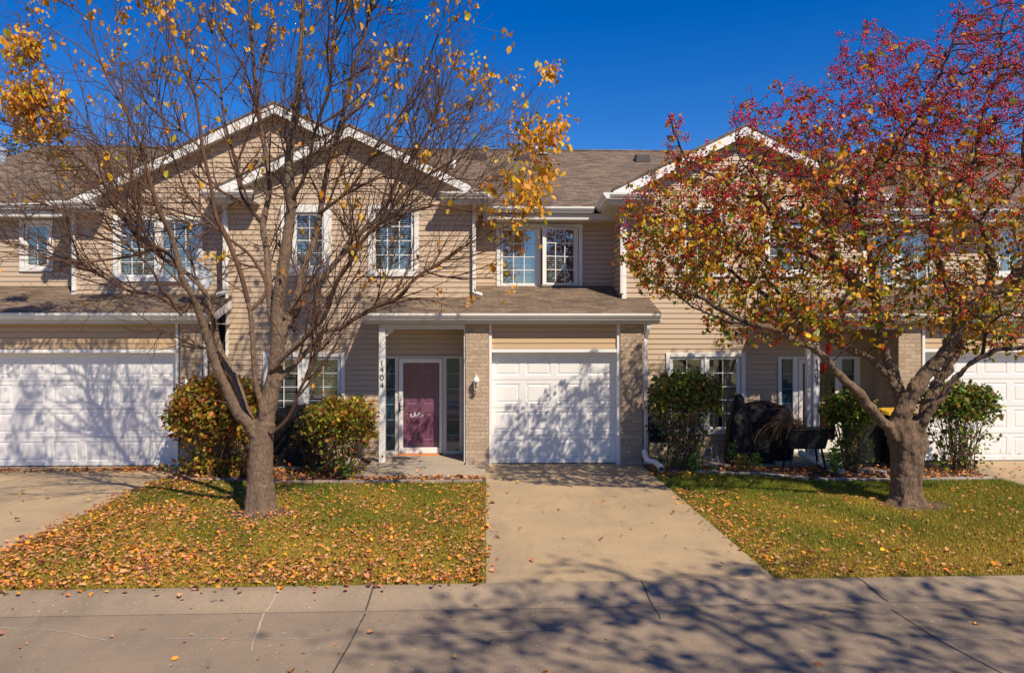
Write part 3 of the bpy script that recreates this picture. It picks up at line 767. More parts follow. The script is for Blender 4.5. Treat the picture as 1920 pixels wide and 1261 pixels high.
def garage_front(parent, x0, x1, ncol, xt0, xt1):
    """x0..x1 door opening; xt trims outward"""
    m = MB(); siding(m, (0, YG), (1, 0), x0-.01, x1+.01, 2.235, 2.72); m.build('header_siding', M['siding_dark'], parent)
    m = MB(); m.box(xt0, x0, YG-.05, YG+.14, 0.0, 2.72); m.build('door_jamb', M['white'], parent, bevel=.004)
    m = MB(); m.box(x1, xt1, YG-.05, YG+.14, 0.0, 2.72); m.build('door_jamb', M['white'], parent, bevel=.004)
    m = MB(); m.box(x0, x1, YG-.04, YG+.14, 2.165, 2.232); m.build('door_header', M['white'], parent, bevel=.004)
    garage_door(parent, x0, x1, ncol, 2.16)
    m = MB(); m.box(x0-.5, x1+.5, YG+.3, YG+.35, 0, 2.7); m.build('garage_interior', M['interior'], parent)
def textmesh(parent, s, x, z, y, h, mat, name='house_number', rot=0.):
    cu = bpy.data.curves.new('t', 'FONT'); cu.body = s; cu.size = h; cu.extrude = .003; cu.align_x = 'CENTER'; cu.align_y = 'CENTER'
    t = bpy.data.objects.new('t', cu); col.objects.link(t); bpy.context.view_layer.update()
    me = bpy.data.meshes.new_from_object(t.evaluated_get(bpy.context.evaluated_depsgraph_get()))
    bpy.data.objects.remove(t)
    me.transform(Matrix.Translation((x, y, z)) @ Matrix.Rotation(R(90), 4, 'X') @ Matrix.Rotation(rot, 4, 'Z') @ Matrix.Diagonal((1.12, 1, 1, 1)))
    me.materials.clear(); return link(name, me, mat, parent)
def post(parent, xa, xb, numbers=None, y0=14.70, zb=0.03):
    m = MB(); m.box(xa, xb, y0, y0+.12, zb, 2.63)
    o = m.build('porch_post', M['white'], parent, bevel=.008)
    if numbers:
        for ch, py in numbers: textmesh(o, ch, (xa+xb)/2, az(716 if xa < 3 else 1531, py, y0), y0-.004, .15, M['black'])
    return o
def entry(parent, X, zt, z0, Y, purple=True):
    """X = dict of x positions; frame with sidelights around a storm door"""
    y = Y-.03
    f = MB()
    for a, b in ((X[0], X[1]), (X[2], X[3]), (X[4], X[5]), (X[6], X[7])): f.box(a, b, y-.02, y+.1, z0, zt)
    f.box(X[1], X[2], y-.018, y+.1, zt-.05, zt); f.box(X[5], X[6], y-.018, y+.1, zt-.05, zt); f.box(X[3], X[4], y-.022, y+.1, zt-.045, zt)
    f.box(X[1], X[2], y-.018, y+.1, z0, z0+.07); f.box(X[5], X[6], y-.018, y+.1, z0, z0+.07)
    E = f.build('entry_frame', M['cream'] if purple else M['white'], parent, bevel=.005)
    for a, b in ((X[1], X[2]), (X[5], X[6])):
        p = MB(); p.box(a, b, y+.03, y+.04, z0+.07, zt-.05); p.build('sidelight', M['frost'], E)
        p = MB(); g0, g1 = z0+.07, zt-.05
        for k in range(1, 6): q = g0+(g1-g0)*k/6; p.box(a, b, y+.012, y+.029, q-.009, q+.009)
        p.box(a-.001, a+.008, y+.013, y+.028, g0, g1); p.build('muntin', M['white'], E)
        p = MB(); p.quad((a, y+.01, g0), (b, y+.01, g0), (b, y+.01, g1), (a, y+.01, g1)); p.build('pane', M['sideglass'], E, uv=False)
    return E
def lamp(x, y, z, label):
    t = thing('wall_lamp', (x, y, z), label, 'wall lamp', 'carriage lamps on the brick pillars')
    m = MB(); m.box(x-.035, x+.035, y-.014, y, z-.09, z+.10); m.box(x-.012, x+.012, y-.10, y-.013, z+.105, z+.125)
    m.tube([(x, y-.01, z+.09), (x, y-.06, z+.17), (x, y-.11, z+.15)], .008, 6); m.build('bracket', M['white'], t)
    m = MB(); m.lathe((x, y-.11, z+.02), [(.060, 0), (.064, .02), (.058, .055), (.040, .085), (.012, .10), (.008, .13)], 16); m.build('cap', M['white'], t, smooth=True)
    m = MB()
    for sx in (-1, 1):
        for sy in (-1, 1): m.tube([(x+sx*.040, y-.11+sy*.040, z+.02), (x+sx*.030, y-.11+sy*.030, z-.11)], .004, 5)
    m.box(x-.034, x+.034, y-.144, y-.076, z-.122, z-.108); m.build('cage', M['white'], t)
    m = MB(); m.lathe((x, y-.11, z-.105), [(.010, 0), (.02, .03), (.022, .06), (.014, .09), (.006, .11)], 12); m.build('bulb', M['bulb'], t, smooth=True)
    m = MB()
    m.hexa([(x-.028, y-.138, z-.107), (x+.028, y-.138, z-.107), (x+.028, y-.082, z-.107), (x-.028, y-.082, z-.107)], [(x-.037, y-.147, z+.02), (x+.037, y-.147, z+.02), (x+.037, y-.073, z+.02), (x-.037, y-.073, z+.02)])
    m.build('lamp_glass', M['storm'], t, uv=False)
    return t

# ---------------- middle house
HC = thing('townhouse', (-1.3, YB, 0), 'middle townhouse with purple front door and single garage', 'townhouse', 'row of attached townhouses')
XL, XR = ax(424, YB), ax(889, YB)
yf = 15.47; YRT = 15.2; pk = at(655, 232, yf); xe = ax(915, yf); xle = 2*pk.x-xe; gs = (pk.z-5.40)/(xe-pk.x)
zw = lambda x: pk.z-.06-gs*abs(x-pk.x)
def gl(xc, xlo, xhi, s, zc):   # wall edge functions under a gable
    def a(z): return max(xlo, xc-(zc-z)/s) if z < zc else xc
    def b(z): return min(xhi, xc+(zc-z)/s) if z < zc else xc
    return a, b
wa, wb = gl(pk.x, XL, XR, gs, pk.z-.07)
x_door0, x_door1 = ax(722, YB), ax(869, YB)
XPOR = ax(873, YB)
ztE = az(790, 667, YB); zbE = .08
w1 = (ax(527, YB), ax(622, YB), az(575, 517, YB), az(575, 384, YB)); w2 = (ax(690, YB), ax(785, YB), az(738, 518, YB), az(738, 384, YB))
wl = (ax(494, YB), ax(647, YB), az(570, 815, YB), az(570, 661, YB))
hin = lambda w_, d=.04: (w_[0]+d, w_[1]-d, w_[2]+d, w_[3]-d)
m = MB(); siding(m, (0, YB), (1, 0), XL, XPOR+.25, 0.0, 3.15, [hin(wl), (x_door0+.03, x_door1-.03, -1, ztE-.03)])
siding(m, (0, YB), (1, 0), wa, wb, 3.15, pk.z-.07, [hin(w1), hin(w2)]); m.build('wall', M['siding'], HC)
m = MB(); siding(m, (XR, YR), (0, 1), -1.1, 0.02, 3.1, 5.2); m.build('side_wall', M['siding'], HC)
m = MB(); siding(m, (XL, YR), (0, -1), -.5, 1.1, 0, 5.2); m.build('side_wall', M['siding'], HC)
XRB = ax(1165, YB)      # right house block corner
ct = (ax(931, YR), ax(1092, YR), az(1010, 543, YR), az(1010, 420, YR))
m = MB(); siding(m, (0, YR), (1, 0), XR, XRB, 3.2, 5.15, [hin(ct)]); m.build('upper_wall', M['siding'], HC)
gable(HC, pk.x, pk.z, gs, xle, xe, yf, 20.4, YB)
eave_return(HC, xe, 1, YRT, YB, 16.4, zb_back=5.24); eave_return(HC, xle, -1, YRT, YB, 16.4)
corner_board(HC, XR-.045, YB-.018, 3.2, 5.14, .075); corner_board(HC, XL, YB-.018, 0, 5.14, .05)
main_roof(HC, -5.3, XRB+.3)
gutter(HC, (xe+.1, 16.3, 5.09), (ax(1113, 16.3), 16.3, 5.09), (0, -1, 0))
m = MB(); m.box(xe-.1, XRB+.1, 16.3, YR+.05, 4.95, 5.08); m.build('soffit', M['soffit'], HC)
sx = lambda *a: [(ax(p, YB), ax(q, YB), c, r) for p, q, c, r in a]
window(HC, *w1, YB, sx((556, 604, 2, 4)), trim=.16); window(HC, *w2, YB, sx((704, 771, 3, 4)), trim=.09)
window(HC, *wl, YB, sx((506, 558, 2, 5), (579, 633, 2, 5)))
window(HC, *ct, YR, [(ax(943, YR), ax(1003, YR), 3, 4), (ax(1021, YR), ax(1076, YR), 3, 4)], openr=True)
lx0, lx1 = ax(680, YE), ax(1240, YE)
lower_roof(HC, lx0, lx1, YR+.05)
gx0, gx1 = ax(922, YG), ax(1156, YG)
garage_front(HC, gx0, gx1, 4, ax(917, YG), ax(1163, YG))
pillar(HC, ax(873, YG-.08), ax(916.5, YG-.08)); pillar(HC, ax(1163.5, YG-.08), ax(1205, YG-.08))
m = MB(); siding(m, (ax(1205, YG)-.01, YB), (0, 1), -.45, 0, 0, 2.7); m.build('side_wall', M['siding'], HC)
corner_board(HC, ax(870, YG), YG-.02, .05, 2.7, .03, 'pillar_trim'); corner_board(HC, ax(1206, YG), YG-.05, 0, 2.7, .04, 'pillar_trim', .02)
# porch
m = MB(); m.box(ax(711, 14.72), ax(872, 14.72)-.02, 14.72, 14.86, 2.61, 2.708); m.build('porch_beam', M['cream'], HC, bevel=.004)
m = MB(); m.box(ax(711, YG)-.05, ax(872, YG), 14.87, YB-.02, 2.685, 2.706); m.build('porch_ceiling', M['cream'], HC)
m = MB(); siding(m, (ax(873, YG), 14.86), (0, -1), -.84, 0, .05, 2.69); m.build('porch_side_wall', M['siding'], HC)
post(HC, ax(710, 14.7), ax(722, 14.7), [('1', 681), ('4', 693), ('0', 708), ('4', 723)])
m = MB(); a = ax(722, 14.72); m.add([(a, 14.735, 2.61), (a+.15, 14.735, 2.61), (a+.15, 14.735, 2.56), (a, 14.735, 2.47)]+[(a, 14.8, 2.61), (a+.15, 14.8, 2.61), (a+.15, 14.8, 2.56), (a, 14.8, 2.47)],
      [(3, 2, 1, 0), (4, 5, 6, 7), (0, 1, 5, 4), (1, 2, 6, 5), (2, 3, 7, 6), (3, 0, 4, 7)]); m.build('porch_bracket', M['cream'], HC)
m = MB(); m.box(ax(790, 15.2)-.06, ax(790, 15.2)+.06, 15.1, 15.22, 2.655, 2.684); m.build('porch_light', M['white'], HC)
Xd = [ax(p, YB) for p in (719, 722.5, 741, 747.5, 829.5, 837.5, 861.5, 868)]
E = entry(HC, Xd, ztE, zbE, YB)
sd0, sd1, szt, szb = ax(748, YB-.06), ax(829, YB-.06), ztE-.05, zbE+.02
# purple door behind storm door
yd = YB+.045
D = MB(); dx0, dx1 = sd0+.03, sd1-.03; W_ = dx1-dx0
xs = [dx0, dx0+.13, dx0+W_/2-.05, dx0+W_/2+.05, dx1-.13, dx1]; zt_ = szt-.03
zs = [szb, szb+.26, szb+.82, szb+.99, szb+1.62, szb+1.70, zt_-.12, zt_]; skip = set()
for i in (1, 3):
    for j in (1, 3, 5):
        skip.add((i, j)); panel(D, xs[i], xs[i+1], zs[j], zs[j+1], yd, .014, .028, .04)
grid_face(D, xs, zs, yd, skip); D.build('front_door', M['purple'], E)
m = MB(); m.lathe((dx0+.07, yd-.05, szb+.98), [(.012, .05), (.012, .02), (.028, .01), (.03, -.012), (.012, -.02)], 14, 'y'); m.build('door_knob', M['black'], E, smooth=True)
m = MB(); ys = YB-.075
m.box(sd0, sd0+.085, ys, ys+.035, szb, szt); m.box(sd1-.055, sd1, ys, ys+.035, szb, szt)
m.box(sd0+.085, sd1-.055, ys, ys+.035, szb, szb+.12); m.box(sd0+.085, sd1-.055, ys, ys+.035, szt-.085, szt)
S = m.build('storm_door', M['white'], E, bevel=.005)
m = MB(); m.quad((sd0+.085, ys+.02, szb+.12), (sd1-.055, ys+.02, szb+.12), (sd1-.055, ys+.02, szt-.085), (sd0+.085, ys+.02, szt-.085)); m.build('storm_pane', M['storm'], E, uv=False)
m = MB(); hx = ax(750.5, YB); hz = az(750, 762, YB); m.box(hx-.012, hx+.012, ys-.012, ys, hz-.09, hz+.09); m.tube([(hx, ys-.01, hz+.01), (hx, ys-.05, hz+.01), (hx+.10, ys-.055, hz+.02)], .009, 6); m.build('door_handle', M['black'], E)
m = MB(); m.box(sd0-.02, sd1-.05, ys-.13, ys-.01, zbE-.008, zbE+.016); m.build('threshold', M['threshold'], E, bevel=.004)
# script greeting: one continuous stroke per letter group, lying on the storm pane
def stroke(pts, sc, ox, oz): return [(ox+x*sc, ys+.008, oz+z*sc) for x, z in pts]
hello = [(-1.5, .55), (-1.75, .95), (-1.35, 1.15), (-1.3, .7), (-1.7, .3), (-1.3, -.1), (-.6, .05), (-.1, .5), (.25, 1.3), (.2, 1.75), (0, 1.6), (-.05, .9), (-.05, .0), (.1, .6), (.4, .85), (.5, .5), (.45, .05),
         (.65, .0), (.95, .35), (1.2, .65), (1.1, .85), (.9, .5), (1.0, .05), (1.3, .0), (1.6, .5), (1.85, 1.4), (1.7, 1.65), (1.55, 1.1), (1.6, .1), (1.85, .05), (2.15, .5), (2.4, 1.4), (2.25, 1.65), (2.1, 1.1), (2.15, .1), (2.4, .0), (2.65, .45), (2.9, .75), (2.65, .6), (2.6, .2), (2.85, .0), (3.1, .3), (3.0, .7), (3.2, .55), (3.55, .6)]
hc = at(780, 779, ys)
m = MB(); m.tube(catmull([Vector(p) for p in stroke(hello, .050, hc.x-.03, hc.z-.02)], .008), .007, 5); m.build('greeting_decal', M['white'], E)
m = MB(); q = at(764, 775, ys); m.lathe((q.x, ys+.004, q.z), [(.006, 0), (.006, .004)], 8, 'y'); m.build('greeting_decal', M['white'], E)
# roof gear
vent(HC, 980, 300); vent(HC, 1204, 302); vent(HC, 900, 299)
roof_pipe(HC, 1016, 252, 284, .085, M['rust'], 22.2, True); roof_pipe(HC, 1005, 275, 287, .05, M['white'], 22.6); roof_pipe(HC, 851, 296, 314, .055, M['white'], 20.4)
# downspouts
def ds(parent, px, Y, py0, py1, foot=None):
    a = at(px, py0, Y-.05); b = at(px, py1, Y-.05); b.x = a.x
    pts = [a, b]
    if foot: pts.append(b+Vector((foot*.16, -.07, -.06)))
    return downspout(parent, pts)
ds(HC, 889, YB-.03, 392, 548, 1); ds(HC, 421, YB, 375, 548, -1)
e = at(1212, 601, YE+.1)
q = ax(1204, YG)
downspout(HC, [(e.x+.03, YE+.06, 2.80), (e.x+.03, YE+.06, 2.64), (q+.06, YG-.03, 2.42), (q+.06, YG-.03, .12)])
lamp(ax(893, 14.72), 14.718, az(893, 718, 14.6), 'white carriage lamp on the brick pillar beside the purple door')

# ---------------- left house
HL = thing('townhouse', (-7.5, 16, 0), 'left townhouse with wide two-car garage and satellite dish', 'townhouse', 'row of attached townhouses')
Y1, Y1R = 16.0, 16.6
yf1 = 15.78; p1 = at(515, 190, yf1); x1l = ax(113, yf1); z1l = az(113, 378, yf1); s1 = (p1.z-z1l)/(p1.x-x1l); x1r = ax(648, yf1)
XL1 = ax(137, Y1)
a1, b1 = gl(p1.x, XL1, ax(650, Y1), s1, p1.z-.07)
tw = (ax(213, Y1), ax(381, Y1), az(297, 528, Y1), az(297, 405, Y1))
m = MB(); siding(m, (0, Y1), (1, 0), a1, b1, 3.1, p1.z-.07, [hin(tw)]); m.build('wall', M['siding'], HL)
sm = (ax(38, Y1R), ax(101, Y1R), az(70, 509, Y1R), az(70, 413, Y1R))
m = MB(); siding(m, (0, Y1R), (1, 0), -12, XL1, 3.1, 5.15, [hin(sm)]); m.build('upper_wall', M['siding'], HL)
m = MB(); siding(m, (XL1, Y1R), (0, -1), 0, .6, 3.1, 5.2); m.build('side_wall', M['siding'], HL)
gable(HL, p1.x, p1.z, s1, x1l, x1r, yf1, 21.6, Y1)
eave_return(HL, x1l, -1, 15.5, Y1, 16.2, zt=z1l-.03, L=.8)
corner_board(HL, XL1-.01, Y1-.018, 3.2, 5.2, .09)
main_roof(HL, -13, -5.3)
gutter(HL, (-12.9, 16.25, 5.09), (x1l, 16.25, 5.09), (0, -1, 0))
m = MB(); m.box(-12.9, x1l+.3, 16.25, Y1R+.05, 4.95, 5.08); m.build('soffit', M['soffit'], HL)
window(HL, *tw, Y1, [(ax(226, Y1), ax(289, Y1), 3, 4), (ax(306, Y1), ax(369, Y1), 3, 4)], curtain=False)
window(HL, *sm, Y1R, [(ax(52, Y1R), ax(88, Y1R), 2, 3)], blind=False, curtain=True)
lower_roof(HL, -13, ax(397, YE), Y1R+.05)
g1 = ax(331, YG)
garage_front(HL, g1-4.88, g1, 8, g1-4.95, ax(336, YG))
pillar(HL, ax(337, YG-.08), ax(375, YG-.08)); pillar(HL, g1-5.5, g1-4.96)
xs_ = ax(378, YG); m = MB(); siding(m, (xs_, YG), (0, 1), .02, YB-YG, 0, 2.95); m.build('side_wall', M['siding'], HL)
corner_board(HL, xs_-.04, YG-.02, 0, 2.7, .05); ds(HL, 384, YG+.1, 640, 860)
m = MB(); siding(m, (-12, 15), (1, 0), 0, g1-5.5+12, 0, 2.7); m.build('wall', M['siding'], HL)
m = MB(); siding(m, (-12, 29), (0, -1), 0, 14, 0, 5.1); m.build('side_wall', M['siding'], HL)
ds(HL, 139, Y1, 400, 545)
roof_pipe(HL, 63, 300, 316, .06, M['white'], 21.); roof_pipe(HL, 4, 280, 316, .1, M['steel'], 20.6, True)
lamp(ax(351, 14.72), 14.718, az(351, 722, 14.6), 'white carriage lamp above the left shrub on the left pillar')
# dish
dp = at(366, 520, 15.2); t = thing('satellite_dish', (dp.x, 15.3, 3.2), 'grey satellite dish standing on the left garage roof', 'satellite dish')
m = MB(); m.lathe((0, 0, 0), [(.0, .05), (.1, .045), (.2, .025), (.27, 0), (.275, .004), (.2, .04), (.1, .06), (.001, .066)], 24)
mt = Matrix.Translation((dp.x+.05, 15.2, dp.z)) @ Matrix.Rotation(R(25), 4, 'Z') @ Matrix.Rotation(R(65), 4, 'X')
m.v = [tuple(mt @ Vector((v[0], v[1]*1.08, -v[2]))) for v in m.v]; m.build('reflector', M['dish'], t, smooth=True)
m = MB(); m.tube([(dp.x+.05, 15.22, dp.z), (dp.x+.03, 15.3, dp.z-.2), (dp.x-.02, 15.32, 3.12)], .02, 8); m.build('mast', M['steel'], t)
m = MB(); m.tube([(dp.x+.03, 15.2, dp.z-.26), (dp.x-.12, 14.85, dp.z-.14)], .012, 6); m.box(dp.x-.16, dp.x-.08, 14.79, 14.87, dp.z-.17, dp.z-.10); m.build('feed_arm', M['steel'], t)

# ---------------- right house
HR = thing('townhouse', (6.5, YB, 0), 'right townhouse with red flag on the porch and number 1403', 'townhouse', 'row of attached townhouses')
pr = at(1400, 232, yf); xrl = ax(1150, yf); xrr = 2*pr.x-xrl; gr = (pr.z-az(1150, 353, yf))/(pr.x-xrl)
XRR = xrr-.35
ra, rb = gl(pr.x, XRB, XRR, gr, pr.z-.07)
v1 = (ax(1272, YB), ax(1365, YB), az(1318, 519, YB), az(1318, 386, YB)); v2 = (ax(1429, YB), ax(1522, YB), az(1475, 519, YB), az(1475, 386, YB))
vt = (ax(1248, YB), ax(1397, YB), az(1322, 813, YB), az(1322, 661, YB))
ze2 = az(1530, 668, YB)
m = MB(); siding(m, (0, YB), (1, 0), ax(1203, YB), ax(1700, YB), 0, 3.15, [hin(vt), (ax(1460, YB), ax(1611, YB), -1, ze2-.03)])
siding(m, (0, YB), (1, 0), ra, rb, 3.15, pr.z-.07, [hin(v1), hin(v2)]); m.build('wall', M['siding'], HR)
m = MB(); siding(m, (XRB, YR), (0, -1), 0, 1.1, 3.1, 5.2); m.build('side_wall', M['siding'], HR)
m = MB(); siding(m, (XRR, YB), (0, 1), 0, 1.1, 3.1, 5.2); m.build('side_wall', M['siding'], HR)
rt = (ax(1616, YR), ax(1748, YR), az(1680, 542, YR), az(1680, 430, YR)); r3 = (ax(1862, YR), ax(1925, YR), az(1890, 520, YR), az(1890, 425, YR))
m = MB(); siding(m, (0, YR), (1, 0), XRR, 18, 3.2, 5.15, [hin(rt), hin(r3)]); m.build('upper_wall', M['siding'], HR)
gable(HR, pr.x, pr.z, gr, xrl, xrr, yf, 20.4, YB)
eave_return(HR, xrl-.12, -1, YRT, YB, 16.4, zb_back=5.24); eave_return(HR, xrr, 1, YRT, YB, 16.4)
corner_board(HR, XRB+.005, YB-.018, 3.2, 5.14, .09)
main_roof(HR, XRB+.3, 19)
gutter(HR, (xrr, 16.3, 5.09), (18.9, 16.3, 5.09), (0, -1, 0))
m = MB(); m.box(xrr-.1, 18.9, 16.3, YR+.05, 4.95, 5.08); m.build('soffit', M['soffit'], HR)
window(HR, *v1, YB, sx((1287, 1350, 3, 4)), trim=.09); window(HR, *v2, YB, sx((1444, 1507, 3, 4)), trim=.09)
window(HR, *vt, YB, sx((1262, 1314, 2, 5), (1330, 1381, 2, 5)), blind=False, curtain=True)
window(HR, *rt, YR, [(ax(1628, YR), ax(1673, YR), 3, 4), (ax(1690, YR), ax(1736, YR), 3, 4)])
window(HR, *r3, YR, [(ax(1875, YR), ax(1912, YR), 2, 3)])
lower_roof(HR, ax(1470, YE), 18, YR+.05)
h0 = ax(1732, YG)
garage_front(HR, h0, h0+4.88, 8, ax(1727, YG), h0+4.95)
pillar(HR, ax(1685, YG-.08), ax(1726.5, YG-.08)); pillar(HR, h0+4.96, h0+5.6)
xs_ = ax(1683, YG); m = MB(); siding(m, (xs_, YB), (0, -1), 0, YB-YG+.06, 0, 2.7); m.build('side_wall', M['siding'], HR)
corner_board(HR, xs_-.02, YG-.05, 0, 2.7, .025, 'pillar_trim', .02)
m = MB(); m.box(ax(1508, 14.74), xs_-.02, 14.74, 14.86, 2.61, 2.708); m.build('porch_beam', M['cream'], HR, bevel=.004)
m = MB(); m.box(ax(1508, YG), xs_-.02, 14.87, YB-.02, 2.685, 2.706); m.build('porch_ceiling', M['cream'], HR)
post(HR, ax(1514, 14.75), ax(1523, 14.75), y0=14.76); post(HR, ax(1525.5, 14.7), ax(1537, 14.7), [('1', 679), ('4', 693), ('0', 705), ('3', 718)])
Xr = [ax(p, YB) for p in (1458, 1464, 1485, 1495, 1570, 1577, 1600, 1611)]
E2 = entry(HR, Xr, ze2, zbE, YB, False)
m = MB(); a, b = Xr[3]+.005, Xr[4]-.005; m.box(a, a+.08, YB-.07, YB-.03, zbE, ze2-.05); m.box(b-.07, b, YB-.07, YB-.03, zbE, ze2-.05); m.box(a+.08, b-.07, YB-.07, YB-.03, zbE, zbE+.25); m.box(a+.08, b-.07, YB-.07, YB-.03, ze2-.14, ze2-.05)
m.build('storm_door', M['white'], E2, bevel=.005)
m = MB(); xs = [a, a+.16, (a+b)/2-.05, (a+b)/2+.05, b-.16, b]; zs = [zbE, zbE+.25, zbE+.85, zbE+1.0, zbE+1.85, ze2-.05]; skip = set()
for i in (1, 3):
    for j in (1, 3): skip.add((i, j)); panel(m, xs[i], xs[i+1], zs[j], zs[j+1], YB+.03, .014, .028, .04)
grid_face(m, xs, zs, YB+.03, skip); m.build('front_door', simple('dark_red_door', (.05, .012, .012), .4), E2)
m = MB(); m.quad((a+.08, YB-.05, zbE+.25), (b-.07, YB-.05, zbE+.25), (b-.07, YB-.05, ze2-.14), (a+.08, YB-.05, ze2-.14)); m.build('storm_pane', M['storm'], E2, uv=False)
m = MB(); siding(m, (18, 15), (0, 1), 0, 14, 0, 5.1); m.build('side_wall', M['siding'], HR)
lamp(ax(1713, 14.72), 14.718, az(1713, 718, 14.6), 'white carriage lamp behind the crabapple limbs on the right pillar')
ds(HR, 1166, YB, 392, 550)
# flag
fp = at(1538, 712, 14.66); ft = at(1566, 612, 14.2); t = thing('flag', fp, 'furled red flag on a pole fixed to the right porch post', 'flag')
m = MB(); m.tube([fp, ft], .012, 8); m.build('flag_pole', M['brass'], t)
m = MB(); c0 = at(1541, 700, 14.55); c1 = at(1562, 618, 14.22); pts = [c0.lerp(c1, k/9)+Vector((math.sin(k*1.7)*.012, 0, 0)) for k in range(10)]
m.tube(pts, [.02, .045, .055, .045, .035, .05, .055, .055, .045, .02], 12)
m.v = [tuple(Vector(v)+Vector((.014*math.sin(v[2]*60+v[0]*90), .01*math.sin(v[0]*130), 0))) for v in m.v]; m.build('flag_cloth', M['red'], t, smooth=True)
# ================================================================== OBJECTS IN THE BEDS
# covered grill left of the porch
def cover(name, prof_rows, label, cat, loc, ncol=28, wob=.02):
    """cloth cover: rows of (z, halfwidth_x, halfdepth_y, corner) stacked; rounded-rect cross-section with folds"""
    t = thing(name, loc, label, cat); V = []; Fs = []; n = ncol*2
    for i, (z, hx, hy, dx) in enumerate(prof_rows):
        for j in range(n):
            a = 2*math.pi*j/n; c, s_ = math.cos(a), math.sin(a); e = .45
            x = hx*math.copysign(abs(c)**e, c); y = hy*math.copysign(abs(s_)**e, s_)
            f = 1+wob*math.sin(a*11+i*.6)+wob*.8*math.sin(a*5-i*1.1)+wob*.5*math.sin(a*23+i)
            V.append((loc[0]+dx+x*f, loc[1]+y*f, loc[2]+z+wob*.5*math.sin(a*7+i)))
    k = len(prof_rows)
    for i in range(k-1):
        for j in range(n): Fs.append((i*n+j, i*n+(j+1) % n, (i+1)*n+(j+1) % n, (i+1)*n+j))
    Fs.append(tuple(range((k-1)*n, k*n))); m = MB(); m.add(V, Fs); m.build('fabric_cover', M['cover'], t, smooth=True)
    return t
def rows(h, hx, hy, top=.5, n=12, flare=.06, dx=0.):
    out = []
    for i in range(n):
        u = i/(n-1); w_ = 1+flare*(1-u)**2
        if u > top: q = (u-top)/(1-top); w_ *= max(.05, (1-q**2.6))**.45
        out.append((u*h, hx*w_, hy*w_, dx*u))
    return out
p0 = at(561, 868, 14.95)
cover('covered_grill', rows(1.12, .50, .32, .8, 14), 'covered grill in black vinyl between the left shrubs under the window', 'covered grill', (p0.x, 14.98, .02))
p0 = at(1432, 866, 14.9)
cover('covered_grill', rows(1.17, .50, .33, .78, 14), 'wide covered grill in black vinyl beside the right porch', 'covered grill', (p0.x, 15.0, .02))
p0 = at(1386, 866, 14.7); rr = [(0, .24, .24, 0), (.25, .24, .24, 0), (.55, .23, .22, 0), (.75, .21, .2, 0), (.85, .17, .17, 0), (1.0, .13, .13, 0), (1.15, .10, .1, 0), (1.26, .085, .08, 0), (1.31, .05, .05, 0), (1.33, .01, .01, 0)]
cover('covered_smoker', rr, 'narrow pointed black cover over a smoker in front of the tall window', 'covered smoker', (p0.x, 14.72, .02), wob=.03)
# black trough planter with dry drooping plant
p0 = at(1508, 880, 14.0); X0 = p0.x
t = thing('planter', (X0, 14.0, 0), 'black trough planter on legs with a dead drooping plant', 'planter')
m = MB(); a, b = .40, .33
m.hexa([(X0-b, 13.84, .42), (X0+b, 13.84, .42), (X0+b, 14.16, .42), (X0-b, 14.16, .42)], [(X0-a, 13.78, .76), (X0+a, 13.78, .76), (X0+a, 14.22, .76), (X0-a, 14.22, .76)])
m.box(X0-a-.015, X0+a+.015, 13.765, 14.235, .762, .785); m.build('trough', M['purplepot'], t, bevel=.02)
for sx_ in (-1, 1):
    for sy in (-1, 1):
        m = MB(); m.tube([(X0+sx_*.26, 14+sy*.13, .43), (X0+sx_*.34, 14+sy*.17, 0)], .022, 8); m.build('leg', M['purplepot'], t)
m = MB()
for i in range(90):
    a = random.uniform(0, 6.28); bx_ = X0-.25+random.uniform(-.12, .3); d = Vector((math.cos(a)-.9, math.sin(a)*.5-.2, 0)); L = random.uniform(.25, .62)
    pts = [Vector((bx_, 14, .76))]; v = Vector((d.x*.6, d.y*.6, 1)).normalized()
    for k in range(7):
        pts.append(pts[-1]+v*L/5); v = (v+Vector((random.uniform(-.25, .2), random.uniform(-.2, .2), -.42))).normalized()
    m.tube(pts, [.006-.0006*k for k in range(8)], 4)
m.build('dead_stems', simple('dry_stalks', (.23, .125, .055), .8, .3, 9.), t)
# wheelie bins
def bin_(x, y, h, lab, yel=False):
    t = thing('trash_bin', (x, y, 0), lab, 'trash bin')
    m = MB(); m.hexa([(x-.22, y-.24, .06), (x+.22, y-.24, .06), (x+.22, y+.22, .06), (x-.22, y+.22, .06)], [(x-.28, y-.30, h), (x+.28, y-.30, h), (x+.28, y+.28, h), (x-.28, y+.28, h)]); m.build('bin_body', M['plastic'], t, bevel=.03)
    m = MB(); m.hexa([(x-.30, y-.33, h), (x+.30, y-.33, h), (x+.30, y+.30, h), (x-.30, y+.30, h)], [(x-.24, y-.27, h+.06), (x+.24, y-.27, h+.06), (x+.24, y+.27, h+.10), (x-.24, y+.27, h+.10)]); m.build('lid', M['yellow'] if yel else M['plastic'], t, bevel=.02)
    for s_ in (-1, 1):
        m = MB(); m.lathe((0, 0, 0), [(.03, -.025), (.12, -.025), (.12, .025), (.03, .025)], 18); m.v = [(x+s_*.25+v[2], y+.2+v[0], .121+v[1]) for v in m.v]; m.build('wheel', M['seal'], t)
    return t
bin_(ax(1620, 14.6), 14.6, .95, 'black wheeled trash bin behind the right porch shrub')
bin_(ax(1676, 14.25)+.08, 14.35, 1.0, 'black wheeled trash bin with yellow lid behind the crabapple trunk', True)
